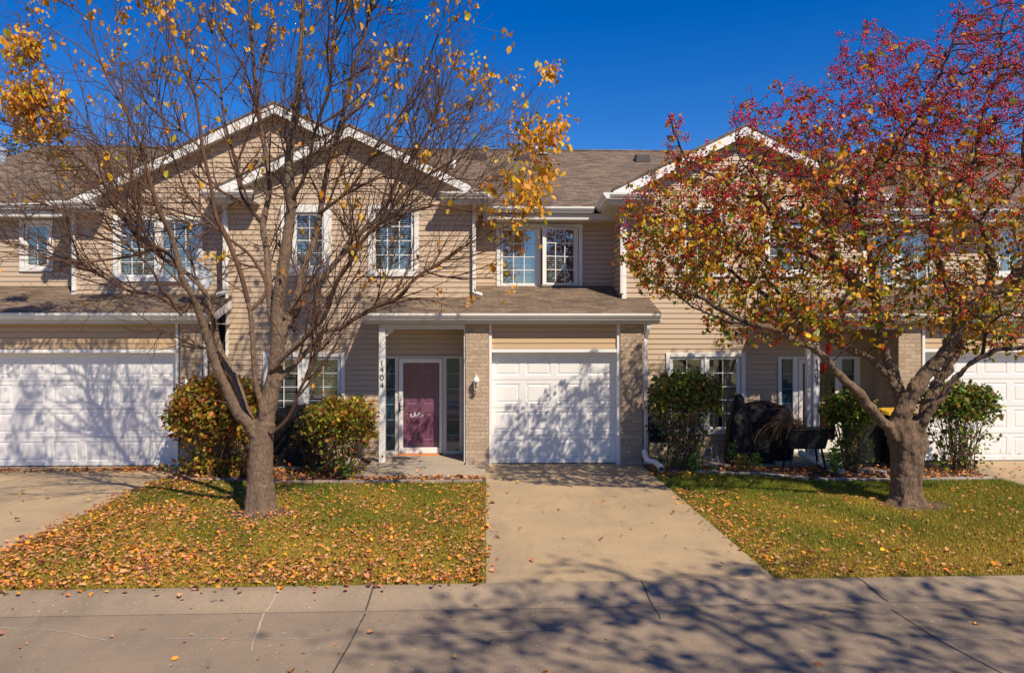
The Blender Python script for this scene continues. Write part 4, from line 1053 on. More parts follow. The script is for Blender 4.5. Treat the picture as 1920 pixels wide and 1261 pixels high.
# patio chair behind the shrub
cx = ax(1224, 14.75)
t = thing('patio_chair', (cx+.1, 14.8, 0), 'dark reclining patio chair half hidden behind the right driveway shrub', 'patio chair')
m = MB(); m.hexa([(cx-.1, 14.62, .44), (cx+.38, 14.62, .44), (cx+.38, 15.1, .40), (cx-.1, 15.1, .40)], [(cx-.1, 14.62, .47), (cx+.38, 14.62, .47), (cx+.38, 15.1, .43), (cx-.1, 15.1, .43)]); m.build('seat', M['plastic'], t)
m = MB(); m.hexa([(cx-.1, 15.08, .42), (cx+.38, 15.08, .42), (cx+.38, 15.11, .42), (cx-.1, 15.11, .42)], [(cx-.1, 15.28, 1.02), (cx+.38, 15.28, 1.02), (cx+.38, 15.31, 1.02), (cx-.1, 15.31, 1.02)]); m.build('backrest', M['plastic'], t)
for s_ in (-.12, .40):
    m = MB(); m.tube(catmull([(cx+s_, 15.31, 1.06), (cx+s_, 15.1, .62), (cx+s_, 14.95, .62), (cx+s_, 14.62, .64), (cx+s_, 14.58, .4), (cx+s_, 14.6, .02)], .05), .018, 8); m.build('armrest', M['wood'], t, smooth=True)
    m = MB(); m.tube([(cx+s_, 15.1, .43), (cx+s_, 15.25, .02)], .018, 8); m.build('leg', M['black'], t)
# wire stool
p0 = at(1332, 872, 14.6); t = thing('plant_stand', (p0.x, 14.6, .02), 'small grey wire plant stand beside the tall window', 'plant stand'); x, y = p0.x, 14.6
m = MB(); ring = lambda r, z: [(x+r*math.cos(k*.2618), y+r*math.sin(k*.2618), z) for k in range(25)]
m.tube(ring(.13, .36), .007, 5); m.build('top_ring', M['steel'], t); m = MB(); m.tube(ring(.15, .14), .007, 5); m.build('lower_ring', M['steel'], t)
for k in range(3):
    a = k*2.094+.4; m = MB(); m.tube([(x+.12*math.cos(a), y+.12*math.sin(a), .36), (x+.2*math.cos(a), y+.2*math.sin(a), .02)], .008, 5); m.build('leg', M['steel'], t)
# drain pipes
def corrug(pts, r, lab, loc):
    P = catmull(pts, .016); rad = [r*(1+.10*math.sin(i*2.1)) for i in range(len(P))]
    m = MB(); m.tube(P, rad, 16, cap=False)
    Pi = [p for p in P[-12:]]; m.tube(Pi, [r*.82]*len(Pi), 16, cap=False)
    o = m.build('drain_pipe', M['gutter'], None, smooth=True); tag(o, lab, 'drain pipe'); return o
corrug([at(1208, 845, 14.5), at(1214, 862, 14.3), at(1226, 866, 14.1), at(1238, 874, 13.75), at(1240, 880, 13.5)], .052, 'white corrugated drain pipe elbow at the foot of the right brick pillar', None)
corrug([at(1500, 848, 14.6), at(1518, 858, 14.4), at(1542, 868, 14.1), at(1556, 875, 13.9)], .06, 'long white drain pipe lying under the black planter', None)
p0 = at(1610, 884, 13.9); m = MB(); m.prism([(0, 0), (.09, 0), (.09, .004), (.004, .004), (.004, .06), (.09, .06), (.09, .064), (0, .064)], (p0.x, 13.85, .01), (p0.x+.34, 13.55, .01), Vector((-.66, -.75, 0)).normalized())
tag(m.build('splash_block', M['gutter'], None), 'short white gutter channel lying on the mulch left of the crabapple', 'splash block')
# stone and concrete edging
def edge_line(pts, lab, mat, h=.07, wd=.1, L=.3):
    P = [Vector((p[0], p[1], 0)) for p in pts]; mb = MB()
    for a, b in zip(P[:-1], P[1:]):
        n = max(1, round((b-a).length/L))
        for k in range(n):
            u = a.lerp(b, k/n); v = a.lerp(b, (k+1)/n); d = (v-u).normalized(); s_ = Vector((-d.y, d.x, 0))*wd/2; hh = h*random.uniform(.75, 1.2)
            u2 = u+d*.008; v2 = v-d*.008; j = lambda: Vector((random.uniform(-.012, .012), random.uniform(-.012, .012), 0))
            b_ = [u2-s_, v2-s_, v2+s_, u2+s_]; mb.hexa([q+Vector((0, 0, -.06)) for q in b_], [q*1+j()+Vector((0, 0, hh)) for q in b_])
    o = mb.build('lawn_edging', mat, None, bevel=.012); tag(o, lab, 'lawn edging'); return o
edge_line([(-3.35, 13.03), (-1.6, 13.03), (-.05, 13.05)], 'brown block edging along the back of the left lawn before the porch', M['edging'], .06, .10, .45)
edge_line([(LX+.02, 13.62), (-4.2, 13.33), (-3.4, 13.08)], 'low brown edging in front of the left shrub bed', M['edging'], .035, .09, .3)
edge_line([(3.35, 13.98), (4.2, 13.8), (4.9, 13.62), (5.6, 13.12)], 'pale stone edging left of the crabapple', M['stone'], .04, .13, .42)
edge_line([(5.65, 13.08), (6.4, 12.98), (7.3, 12.98), (8.3, 13.02), (8.9, 13.12)], 'pale stone edging behind the crabapple trunk', M['stone'], .04, .13, .42)
m = MB(); q = G(1408, 886)
for (px, py, r) in ((1570, 878, .09),):
    q = at(px, py, 13.75); m = MB(); m.lathe((q.x, q.y, -.01), [(.10, 0), (.13, .04), (.10, .09), (.04, .115)], 9, sx=1.3); tag(m.build('rock', M['stone'], None, smooth=True), 'round pale rock on the mulch under the planter', 'rock')
# ================================================================== SHRUBS
GREEN = [(.045, .085, .012), (.075, .12, .015), (.13, .16, .018), (.22, .17, .02)]
def shrub(c, r, zr, label, cols, wts, nleaf=3000, nstem=40, size=.055, group=None, low=.45, base_r=.25, cat='shrub', name='shrub'):
    """c=(x,y); r=(rx,ry); zr=(zbottom of crown, ztop)"""
    t = thing(name, (c[0], c[1], 0), label, cat, group); nleaf = int(nleaf*1.45); nlo = int(nleaf*.10)
    zc = (zr[0]+zr[1])/2; hz = (zr[1]-zr[0])/2; rx, ry = r
    # shell + lumps, flattened super-ellipsoid
    n = int(nleaf*1.5); d = RNG.normal(0, 1, (n, 3)); d = d/(np.abs(d)**3.2).sum(1, keepdims=True)**(1/3.2)
    lump = 1+.07*np.sin(d[:, 0]*7+c[0])*np.cos(d[:, 2]*6)+.05*np.sin(d[:, 1]*9+d[:, 0]*5)
    s = RNG.uniform(.0, 1, n)**.38; P = d*s[:, None]*lump[:, None]
    u = (P[:, 2]+1)/2; keep = RNG.uniform(0, 1, n) < np.clip(.10+1.15*(u-low*.35)/.55, .08, 1)
    taper = np.clip(.72+.9*u, 0, 1)
    P = np.stack([c[0]+P[:, 0]*rx*taper, c[1]+P[:, 1]*ry*taper, zc+P[:, 2]*hz], 1)[keep]
    P += RNG.normal(0, .02, P.shape)
    nx_ = 26; dd = unit(RNG.normal(0, 1, (nx_, 3))+np.array([0, -.2, .7])); u_ = RNG.uniform(1.0, 1.22, (nx_, 9, 1))
    ex = (np.array([c[0], c[1], zc])+dd[:, None, :]*u_*np.array([rx, ry, hz])*.98).reshape(-1, 3)+RNG.normal(0, .018, (nx_*9, 3)); P = np.concatenate([ex, P])
    P = P[:nleaf]; lo_ = np.stack([RNG.normal(c[0], rx*.42, nlo), RNG.normal(c[1], ry*.42, nlo), RNG.uniform(.05, zr[0]+.1, nlo)], 1); P = np.concatenate([P, lo_])
    C = palette(len(P), cols, wts, .25); C *= (1+.30*np.sin(P[:, 0]*6+P[:, 2]*4)*np.sin(P[:, 2]*9+P[:, 1]*5))[:, None]; C = np.clip(C, .004, .9)
    leaves('foliage', P, size, C, M['leaf'], t, hang=.3)
    m = MB()
    for i in range(nstem):
        tgt = P[RNG.integers(len(P))]; a = RNG.uniform(0, 6.28); b = np.array([c[0]+math.cos(a)*base_r*RNG.uniform(.1, 1), c[1]+math.sin(a)*base_r*.6*RNG.uniform(.1, 1), -.03])
        mid = b*.45+tgt*.55+np.array([0, 0, -.06]); k = 5; pts = []
        for q in range(k+1):
            w_ = q/k; p = (1-w_)**2*b+2*w_*(1-w_)*(mid+RNG.normal(0, .03, 3))+w_*w_*tgt; pts.append(Vector(p))
        r0 = RNG.uniform(.005, .011); m.tube(pts, [r0*(1-.7*q/k) for q in range(k+1)], 5)
        for _ in range(3):
            q = RNG.integers(2, k+1); e = Vector(P[RNG.integers(len(P))])
            if (e-pts[q]).length < .55: m.tube([pts[q], pts[q].lerp(e, .5)+Vector((0, 0, .03)), e], [.004, .003, .002], 4)
    m.build('stems', M['stem'], t); return t
L1 = [(.30, .20, .022), (.48, .26, .025), (.20, .24, .02), (.55, .14, .03), (.50, .36, .03), (.22, .09, .02)]
shrub((ax(412, 14.1)+.0, 14.1), (.86, .55), (.22, 1.76), 'large clipped autumn shrub at the left garage pillar', L1, [3, 4, 2.5, 2.2, 2, 2.2], 5200, 90, .078, 'clipped shrubs along the houses', base_r=.45)
shrub((ax(640, 13.7), 13.7), (.60, .42), (.40, 1.40), 'yellow green clipped shrub left of the number 1404 post', [(.46, .36, .03), (.24, .27, .025), (.50, .20, .03), (.32, .32, .03), (.26, .10, .03)], [3, 3, 2.4, 3, 1.5], 2100, 40, .070, 'clipped shrubs along the houses', base_r=.22)
shrub((ax(582, 14.3), 14.3), (.32, .28), (.15, 1.15), 'small dark shrub in front of the left covered grill', [(.05, .06, .015), (.13, .08, .02), (.09, .10, .02)], [3, 2, 2], 900, 18, .045, base_r=.12)
DG = [(.055, .11, .014), (.12, .19, .018), (.24, .28, .022), (.28, .18, .03), (.16, .08, .03)]
shrub((ax(1284, 14.0), 14.0), (.68, .45), (.78, 1.80), 'dark green rounded shrub at the right edge of the centre driveway', DG, [4, 4, 2, 2, 2], 2900, 95, .068, 'clipped shrubs along the houses', low=.75, base_r=.35)
shrub((ax(1592, 13.85), 13.85), (.48, .38), (.58, 1.46), 'dark green shrub before the right porch left of the crabapple', DG, [3, 4, 4, 2, 1], 1700, 45, .066, 'clipped shrubs along the houses', low=.7, base_r=.2)
shrub((ax(1797, 13.9), 13.9), (.68, .45), (.62, 1.62), 'green rounded shrub right of the crabapple before the garage door', DG, [4, 5, 4, 2, 2], 2700, 90, .072, 'clipped shrubs along the houses', low=.75, base_r=.35)
BG = [(.16, .30, .03), (.24, .36, .04), (.10, .2, .02)]
def sprout(px, py, Y, h, lab, cols, n, r, sz):
    q = at(px, py, Y); t = thing('small_plant', (q.x, Y, 0), lab, 'small plant'); m = MB(); PP = []
    for i in range(max(3, n//14)):
        a = random.uniform(0, 6.28); e = Vector((q.x+math.cos(a)*r*random.uniform(.2, 1), Y+math.sin(a)*r*.7, h*random.uniform(.6, 1)))
        b = Vector((q.x+random.uniform(-.03, .03), Y, 0)); m.tube([b, b.lerp(e, .6)+Vector((0, 0, .04)), e], [.006, .004, .002], 5)
        for k in range(14): u = random.uniform(.3, 1); PP.append(b.lerp(e, u)+Vector((random.gauss(0, .035), random.gauss(0, .035), random.gauss(0, .03))))
    P = np.array([tuple(p) for p in PP]); m.build('stems', M['stem'], t); leaves('foliage', P, sz, palette(len(P), cols, [1]*len(cols), .2), M['leaf'], t, hang=.2)
sprout(1372, 870, 14.1, .55, 'tall bright green sprout at the left of the pointed cover', BG, 60, .09, .07)
sprout(1392, 886, 13.8, .36, 'low yellow orange plant in front of the pointed cover', [(.4, .32, .04), (.35, .18, .04), (.25, .28, .04)], 190, .2, .05)
sprout(1415, 886, 13.85, .42, 'bright green broad leaved plant in front of the wide cover', BG, 50, .09, .085)
sprout(1568, 895, 13.4, .62, 'leafy green weed at the left of the crabapple trunk', BG, 110, .16, .085)
sprout(1300, 885, 13.7, .40, 'light green weed at the foot of the driveway shrub', BG, 70, .12, .06)
sprout(648, 893, 13.45, .30, 'green leaves at the foot of the yellow shrub', [(.08, .16, .02), (.12, .2, .03)], 80, .07, .06)
# ================================================================== LEFT TREE
def L(pts, Y0, Y1_, r0, r1):
    n = len(pts); return ([at(px, py, Y0+(Y1_-Y0)*i/(n-1)) for i, (px, py) in enumerate(pts)], r0, r1)
TY = 11.06
def yellow_tree():
    limbs = [
        L([(488, 962), (488, 930), (488, 890), (489, 850), (491, 815), (497, 790)], TY, TY, .195, .16),
        L([(497, 790), (506, 745), (516, 695), (521, 645), (520, 600), (523, 560), (531, 500), (540, 440), (546, 380), (541, 320), (546, 260), (556, 200), (560, 140), (566, 60), (570, -40)], TY, TY+.2, .15, .03),
        L([(480, 820), (462, 790), (446, 775), (429, 737), (411, 700), (396, 655), (385, 620), (377, 595), (368, 572), (363, 555), (345, 530), (337, 505), (328, 465), (317, 430), (300, 400), (287, 360), (270, 300)], TY-.05, TY-1.2, .10, .024),
        L([(486, 815), (470, 790), (458, 765), (451, 736), (436, 703), (421, 675), (408, 640), (400, 600), (390, 560), (370, 530), (340, 505), (300, 480), (262, 440), (230, 400), (190, 360)], TY+.08, TY+1.4, .085, .02),
        L([(488, 800), (492, 770), (485, 740), (479, 715), (476, 680), (473, 631), (469, 584), (461, 550), (452, 515), (432, 462), (405, 405), (396, 350), (380, 280), (370, 200), (350, 110)], TY-.1, TY-.6, .055, .018),
        L([(519, 640), (511, 600), (506, 560), (503, 520), (500, 470), (493, 420), (505, 360), (500, 300), (488, 230), (480, 160), (470, 60), (465, -40)], TY, TY+1.0, .075, .022),
        L([(530, 625), (545, 585), (560, 545), (570, 500), (588, 455), (600, 400), (612, 330), (630, 260), (650, 190), (665, 120), (690, 40), (700, -40)], TY+.05, TY+.9, .075, .022),
        L([(512, 690), (536, 664), (560, 645), (582, 621), (603, 600), (616, 575), (624, 548), (636, 520), (655, 494), (680, 450), (720, 410), (752, 370), (800, 330), (850, 300)], TY-.1, TY-1.3, .055, .016),
        L([(520, 715), (545, 690), (567, 667), (594, 641), (605, 621), (638, 616), (663, 598), (688, 585), (714, 570), (752, 555), (777, 522), (820, 495), (870, 462), (930, 430)], TY, TY+.4, .055, .014),
        L([(510, 812), (535, 790), (552, 760), (562, 730), (585, 690), (598, 650), (610, 615), (640, 560)], TY-.1, TY-.8, .036, .012),
        L([(530, 640), (536, 608), (556, 575), (569, 545), (587, 532), (612, 512), (638, 481), (660, 448), (690, 425), (720, 395), (745, 340), (790, 270), (815, 220), (835, 160)], TY+.1, TY+1.5, .075, .018),
        L([(363, 555), (340, 590), (320, 560), (303, 545), (285, 505), (250, 470), (205, 430), (150, 400), (90, 385)], TY-.6, TY-1.8, .030, .010),
        L([(400, 600), (375, 565), (330, 575), (290, 552), (240, 545), (180, 510), (110, 480), (40, 460)], TY+.3, TY+.5, .035, .010),
        L([(337, 505), (310, 470), (262, 450), (228, 405), (190, 340), (140, 290), (90, 240), (60, 180)], TY-.8, TY-.2, .03, .010),
        L([(270, 300), (250, 240), (225, 190), (190, 120), (170, 50), (160, -30)], TY-1.2, TY-1.5, .022, .010),
        L([(262, 440), (215, 380), (205, 300), (160, 230), (110, 160), (60, 90)], TY+1.1, TY+1.4, .022, .010),
        L([(546, 380), (575, 320), (590, 250), (620, 150), (625, 60), (640, -40)], TY+.1, TY-1.0, .035, .012),
        L([(493, 420), (455, 370), (440, 300), (420, 220), (410, 130), (395, 40)], TY+.5, TY+1.6, .035, .012),
        L([(720, 410), (760, 400), (820, 385), (880, 395), (940, 400), (1000, 400)], TY-.9, TY-1.2, .018, .007),
        L([(690, 425), (740, 420), (790, 360), (850, 310), (900, 250), (950, 230)], TY+.9, TY+.6, .02, .008),
        L([(469, 584), (500, 540), (470, 480), (420, 440), (360, 380), (330, 310), (300, 200), (290, 100)], TY-.3, TY+1.2, .03, .010),
        L([(600, 400), (660, 350), (700, 280), (760, 200), (800, 120), (830, 40)], TY+.4, TY-.6, .03, .010),
    ]
    c = at(490, 270, TY+.1)
    env = lambda p: ((p[0]-c.x)/(4.05 if p[0] > c.x else 4.6))**2+((p[1]-TY)/2.9)**2+((p[2]-c.z)/3.7)**2
    A = ell(125, (c.x, TY+.1, c.z), (4.4, 2.9, 3.45), .25)
    A = A[(A[:, 2] > 2.75+.0*A[:, 0])]
    # open the middle where the big limbs show, keep twigs off the lower centre
    rr = np.hypot(A[:, 0]-at(500, 0, TY).x, (A[:, 1]-TY)*1.3)
    A = A[~((A[:, 2] < 3.6) & (rr < 1.1))]
    res = grow2(limbs, env, c.z-2.2, [(.23, .9, 2.4, 38), (.165, .35, 1.15, 42), (.165, .12, .40, 48)], seed=5, up=.035, wob=.075, out=.45, axis=(c.x, TY)); print('LT', len(res[0]))
    t = thing('autumn_tree', (at(488, 960, TY).x, TY, 0), 'tall bare limbed tree with sparse yellow leaves on the left lawn', 'tree')
    m = MB(); b0 = at(488, 960, TY); m.lathe((b0.x, b0.y, -.05), [(.285, 0), (.245, .05), (.215, .13), (.202, .26), (.185, .45)], 24)
    m.v = [(b0.x+(v[0]-b0.x)*(1+.07*math.sin(math.atan2(v[1]-b0.y, v[0]-b0.x)*5+1)), b0.y+(v[1]-b0.y)*(1+.07*math.sin(math.atan2(v[1]-b0.y, v[0]-b0.x)*5+1)), v[2]) for v in m.v]
    tree_meshes(res, t, M['bark'], M['twig'], .033, m)
    pos, par, rad, lid, ch = res; tips = pos[(lid < 0) & (rad < .005)]
    # leaves cling to the crown's outer upper rim
    px = 911+tips[:, 0]/tips[:, 1]*F; e = ((tips[:, 0]-c.x)/4.35)**2+((tips[:, 2]-c.z)/3.45)**2+.3*((tips[:, 1]-TY)/2.9)**2
    cl = np.sin(tips[:, 0]*2.3+1)*np.sin(tips[:, 2]*2.7)*np.sin(tips[:, 1]*2.1+2)+.5*np.sin(tips[:, 0]*5.1)*np.sin(tips[:, 2]*4.3+1)
    w_ = np.clip((e-.66)*2.6, 0, 1)**2.2*np.clip((tips[:, 2]-3.6)/1.6, .05, 1)*(cl > -.05)*np.where((tips[:, 0] > c.x+1.5) | (tips[:, 0] < c.x-2.), 2.2, .8)
    w_ += .006+.05*((tips[:, 2] > 6.6) & (cl > .0))
    w_ *= np.where(tips[:, 0] < c.x-1.2, 1.3*np.clip((tips[:, 2]-4.5)/1.0, .03, 1), 1)
    k = RNG.choice(len(tips), 2200, p=w_/w_.sum()); k = np.repeat(k, RNG.integers(1, 8, len(k)))
    P = tips[k]+RNG.normal(0, .075, (len(k), 3))+np.array([0, 0, -.03])
    C = palette(len(P), [(.72, .33, .015), (.80, .44, .02), (.66, .24, .015), (.46, .40, .02), (.72, .40, .08)], [4, 4, 2, 1.3, .7], .15)
    leaves('foliage', P, .080, C, M['leaf'], t, hang=1.0, wid=1.0)
    return t, res
LT, LRES = yellow_tree()
# ================================================================== CRABAPPLE
RY = 11.3
def crab():
    limbs = [
        L([(1699, 948), (1697, 920), (1698, 886), (1697, 850), (1697, 815), (1700, 790)], RY, RY, .215, .20),
        L([(1690, 815), (1683, 795), (1703, 749), (1737, 700), (1777, 657), (1797, 617), (1815, 580), (1850, 555), (1890, 530), (1925, 505), (1980, 470), (2040, 430)], RY-.05, RY-.5, .14, .045),
        L([(1675, 820), (1666, 800), (1640, 775), (1614, 737), (1577, 706), (1549, 674), (1531, 657), (1500, 642), (1462, 622), (1420, 610), (1370, 590), (1320, 560), (1270, 540)], RY-.1, RY-.9, .085, .02),
        L([(1703, 800), (1692, 760), (1680, 720), (1667, 680), (1656, 640), (1648, 600), (1636, 560), (1610, 530), (1580, 500), (1560, 470), (1555, 430), (1530, 380), (1500, 330)], RY+.1, RY+.8, .105, .03),
        L([(1690, 750), (1666, 706), (1623, 669), (1577, 646), (1549, 626), (1500, 596), (1450, 560), (1400, 530), (1340, 490), (1290, 470), (1230, 440)], RY+.1, RY+.9, .065, .016),
        L([(1712, 810), (1726, 797), (1746, 743), (1770, 700), (1791, 662), (1795, 620), (1790, 575), (1778, 540), (1760, 495), (1750, 440), (1745, 380), (1735, 320), (1745, 250), (1770, 180)], RY+.15, RY+1.1, .10, .022),
        L([(1716, 812), (1730, 795), (1749, 766), (1777, 729), (1809, 691), (1840, 669), (1880, 654), (1925, 650), (1980, 640)], RY-.1, RY-.8, .07, .02),
        L([(1600, 541), (1580, 510), (1540, 490), (1500, 470), (1470, 445), (1456, 425), (1434, 378), (1390, 365), (1357, 343), (1325, 325), (1297, 316), (1270, 260), (1255, 215)], RY+.5, RY-.4, .06, .010),
        L([(1648, 600), (1640, 540), (1628, 470), (1604, 400), (1612, 350), (1650, 300), (1700, 250), (1740, 180), (1780, 100), (1800, 20)], RY+.5, RY-.3, .06, .012),
        L([(1850, 555), (1862, 500), (1848, 450), (1835, 415), (1806, 395), (1802, 350), (1830, 290), (1840, 220), (1870, 140), (1880, 40)], RY-.2, RY+.5, .06, .014),
        L([(1890, 530), (1930, 460), (1940, 380), (1920, 290), (1930, 200), (1960, 100)], RY-.3, RY+1., .06, .014),
        L([(1434, 378), (1400, 320), (1380, 270), (1385, 220)], RY+.1, RY+.6, .018, .006),
        L([(1604, 400), (1560, 340), (1520, 280), (1505, 230), (1490, 190)], RY+.4, RY+1.0, .03, .008),
        L([(1500, 596), (1470, 560), (1400, 480), (1330, 430), (1260, 400), (1200, 380)], RY+.6, RY-.3, .03, .008),
        L([(1420, 610), (1360, 600), (1290, 570), (1230, 520), (1190, 480)], RY-.5, RY-.8, .02, .006),
        L([(1840, 669), (1850, 620), (1880, 590), (1930, 600)], RY-.3, RY-1.2, .03, .010),
        L([(1700, 250), (1660, 190), (1630, 130), (1610, 90)], RY-.1, RY+.3, .014, .005),
        L([(1740, 180), (1700, 110), (1670, 60), (1640, 35)], RY-.2, RY+.1, .012, .004),
    ]
    def E(px, py, rx, rz, ry, n, dy=0.):
        c = at(px, py, RY+dy); return ell(n, (c.x, c.y, c.z), (rx/127, ry, rz/127), .15)
    A = np.concatenate([E(1325, 430, 175, 150, 1.5, 1700), E(1240, 440, 85, 120, .8, 450), E(1500, 400, 190, 190, 1.7, 1700), E(1660, 330, 185, 245, 1.8, 2000), E(1850, 270, 200, 290, 1.9, 2200), E(1600, 560, 230, 75, 1.5, 900), E(1880, 560, 180, 110, 1.6, 900),
                        E(1480, 610, 130, 50, 1.2, 420), E(1880, 615, 110, 50, 1.3, 380), E(1270, 270, 28, 70, .3, 50), E(1400, 215, 35, 40, .4, 50), E(1490, 200, 60, 60, .6, 150), E(1620, 100, 60, 50, .6, 110), E(1460, 580, 160, 60, 1.2, 300)])
    px = 911+A[:, 0]/A[:, 1]*F
    A = A[A[:, 2] > 2.35+.15*np.sin(A[:, 0]*3)]
    res = grow(limbs, A, D=.095, di=.95, dk=.135, iters=100, grav=.04, spur=(1.1, .07, .2), tip=.0025, jit=.34, mom=.3)
    b0 = at(1699, 945, RY); t = thing('crabapple_tree', (b0.x, RY, 0), 'crabapple tree with red berries and yellow green leaves on the right lawn', 'tree')
    m = MB(); prof = []
    for i in range(34):
        z = i/33*1.28; r = .212+.125*math.exp(-z/.10)+.035*math.exp(-((z-1.0)/.22)**2)-.01*math.sin(z*5)
        prof.append((r, z))
    m.lathe((b0.x, b0.y, -.04), prof, 64)
    def dis(v):
        a = math.atan2(v[1]-b0.y, v[0]-b0.x); z = v[2]
        f = 1+.055*math.sin(a*5+math.sin(z*3))+.035*math.sin(a*11+z*2)+.10*math.exp(-z/.12)*math.sin(a*6+1)
        # hollow and burl on the front
        da = (a+1.45); da = (da+math.pi) % (2*math.pi)-math.pi
        f -= .16*math.exp(-(da/.16)**2-((z-.42)/.085)**2); f += .10*math.exp(-(da/.30)**2-((z-.62)/.10)**2)
        f -= .20*math.exp(-((da-.25)/.22)**2-((z-1.0)/.28)**2); f += .07*math.exp(-((da-.8)/.3)**2-((z-.8)/.16)**2)
        dx = .03*math.sin(z*2.2)
        return (b0.x+dx+(v[0]-b0.x)*f, b0.y+(v[1]-b0.y)*f, z)
    m.v = [dis(v) for v in m.v]; tree_meshes(res, t, M['bark2'], M['twig2'], .036, m, (.12, .055))
    pos, par, rad, lid, ch = res; tips = pos[(lid < 0) & (rad < .0065)]
    z = tips[:, 2]; x = tips[:, 0]
    cl = np.sin(x*3.1+1)*np.sin(z*3.3)*np.sin(tips[:, 1]*3+2)+.4*np.sin(x*7.1+z*5)
    hi = np.clip((z-3.7)/2.2, 0, 1)
    wl = (1.0-.72*hi)*(.35+np.clip(cl+.5, 0, 1)); wl *= np.where(x < 4.6, 1.35, 1)
    k = RNG.choice(len(tips), 4500, p=wl/wl.sum()); k = np.repeat(k, RNG.integers(1, 7, len(k))); P = tips[k]+RNG.normal(0, .042, (len(k), 3))
    hh = np.clip((P[:, 2]-3.0)/2.4+RNG.normal(0, .22, len(P)), 0, 1)[:, None]
    lo = palette(len(P), [(.20, .28, .015), (.52, .44, .02), (.11, .15, .012), (.80, .46, .02), (.80, .27, .02), (.42, .07, .02)], [2.6, 3.4, 1.6, 3.6, 2.6, 1.2], .2)
    up = palette(len(P), [(.66, .30, .02), (.40, .10, .025), (.68, .42, .03), (.20, .20, .02), (.34, .04, .025)], [3, 2, 2, 2, 2], .2)
    C = np.where(RNG.uniform(0, 1, (len(P), 1)) < hh, up, lo)
    leaves('foliage', P, .066, C, M['leaf'], t, hang=.35, wid=1.15)
    wb = (.16+.95*hi)*(.4+np.clip(cl*-.3+.6, 0, 1)); k = RNG.choice(len(tips), 7400, p=wb/wb.sum())
    cc = tips[k]+np.array([0, 0, -.03]); m_ = RNG.integers(2, 7, len(cc)); P = np.repeat(cc, m_, 0)+RNG.normal(0, .026, (int(m_.sum()), 3))
    C = palette(len(P), [(.72, .016, .020), (.48, .010, .026), (.85, .06, .016), (.30, .010, .022)], [4, 3, 1.5, 2], .2)
    berries('berries', P, .0128, C, M['berry'], t)
    return t, res
RT, RRES = crab()
# ================================================================== TREES BEYOND THE ROOF AND BEHIND THE VIEWER
def plain_tree(x, y, h, rad, label, nl, size, cols, wts, seedl=(1600,), z0=.35, trunk=.18, group=None, dens=1.0, zb=-.09):
    t = thing('tree', (x, y, zb), label, 'tree', group); zc = h*(1+z0)/2; hz = h*(1-z0)/2
    A = ell(seedl[0], (x, y, zc), (rad, rad, hz), .2)
    limbs = [([Vector((x, y, zb)), Vector((x+.05, y, h*.2)), Vector((x-.05, y+.05, h*.45)), Vector((x+.1, y, h*.75))], trunk, .04)]
    for k in range(7):
        a = k*2.4; b = h*(.22+.05*k); limbs.append(([Vector((x, y, b)), Vector((x+math.cos(a)*rad*.35, y+math.sin(a)*rad*.35, b+h*.13)), Vector((x+math.cos(a)*rad*.7, y+math.sin(a)*rad*.7, b+h*.27))], trunk*.45, .03))
    res = grow(limbs, A, D=.25, di=2.2, dk=.4, iters=40, spur=(1., .2, .5), tip=.006, jit=.3); tree_meshes(res, t, M['bark'], M['twig'], .05)
    pos, par, rd, lid, ch = res; tips = pos[(lid < 0)]; k = RNG.choice(len(tips), nl); P = tips[k]+RNG.normal(0, .16, (nl, 3))
    leaves('foliage', P, size, palette(nl, cols, wts), M['leaf'], t, hang=.4); return t
OC = [(.5, .25, .03), (.42, .3, .03), (.25, .25, .03)]
plain_tree(7.4, -3.2, 11.8, 5.1, 'autumn tree on the verge behind the viewer casting shade on the road', 6500, .13, OC, [1, 1, 1], (3200,), .42, group='street trees behind the viewer')
plain_tree(-24, -16, 9, 4, 'autumn tree far behind the viewer on the left', 5000, .16, OC, [1, 1, 1], (600,), .25, group='street trees behind the viewer')
plain_tree(17, -26, 10, 5, 'autumn tree far behind the viewer on the right', 6000, .18, OC, [1, 1, 1], (700,), .25, group='street trees behind the viewer')
plain_tree(-19.3, 31, 10.3, 2.6, 'dark evergreen tree showing over the roof at the far left', 9000, .12, [(.05, .055, .02), (.09, .08, .03), (.04, .035, .015)], [1, 1, 1], (900,), .3)
# ================================================================== GRASS AND FALLEN LEAVES
def inpoly(P, poly):
    x, y = P[:, 0], P[:, 1]; ins = np.zeros(len(P), bool); n = len(poly)
    for i in range(n):
        x0, y0 = poly[i]; x1, y1 = poly[(i+1) % n]
        c = ((y0 > y) != (y1 > y)) & (x < (x1-x0)*(y-y0)/(y1-y0+1e-12)+x0); ins ^= c
    return ins
LP = [(LX+.03, KY(LX)+.06), (-.02, KY(0)+.06), (-.02, 12.98), (-3.4, 12.98), (-4.2, 13.2), (LX+.03, 13.5)]
RP = [(DX1+.03, KY(3)+.06), (8.93, KY(9)+.06), (8.93, 13.0), (7.3, 12.9), (5.6, 12.95), (4.9, 13.5), (DX1+.03, 13.9)]
def scatter(poly, n):
    a = np.array(poly); lo, hi = a.min(0), a.max(0); P = RNG.uniform(lo, hi, (int(n*1.5), 2)); return P[inpoly(P, poly)][:n]
TR = [(at(488, 960, TY).x, TY-.1), (at(1699, 945, RY).x+.05, RY-.12)]
for i, (x, y) in enumerate(TR):
    mb = MB(); pts = []
    for k in range(40): a = k*math.pi/20; r = .46+.07*math.sin(a*3+i)+.05*math.sin(a*7); pts.append((x+math.cos(a)*r*1.25, y+math.sin(a)*r, Z1+.004))
    mb.quad(*pts); tag(mb.build('bare_soil', M['mulch']), ['bare soil ring at the foot of the left tree', 'bare soil ring at the foot of the crabapple'][i], kind='structure')
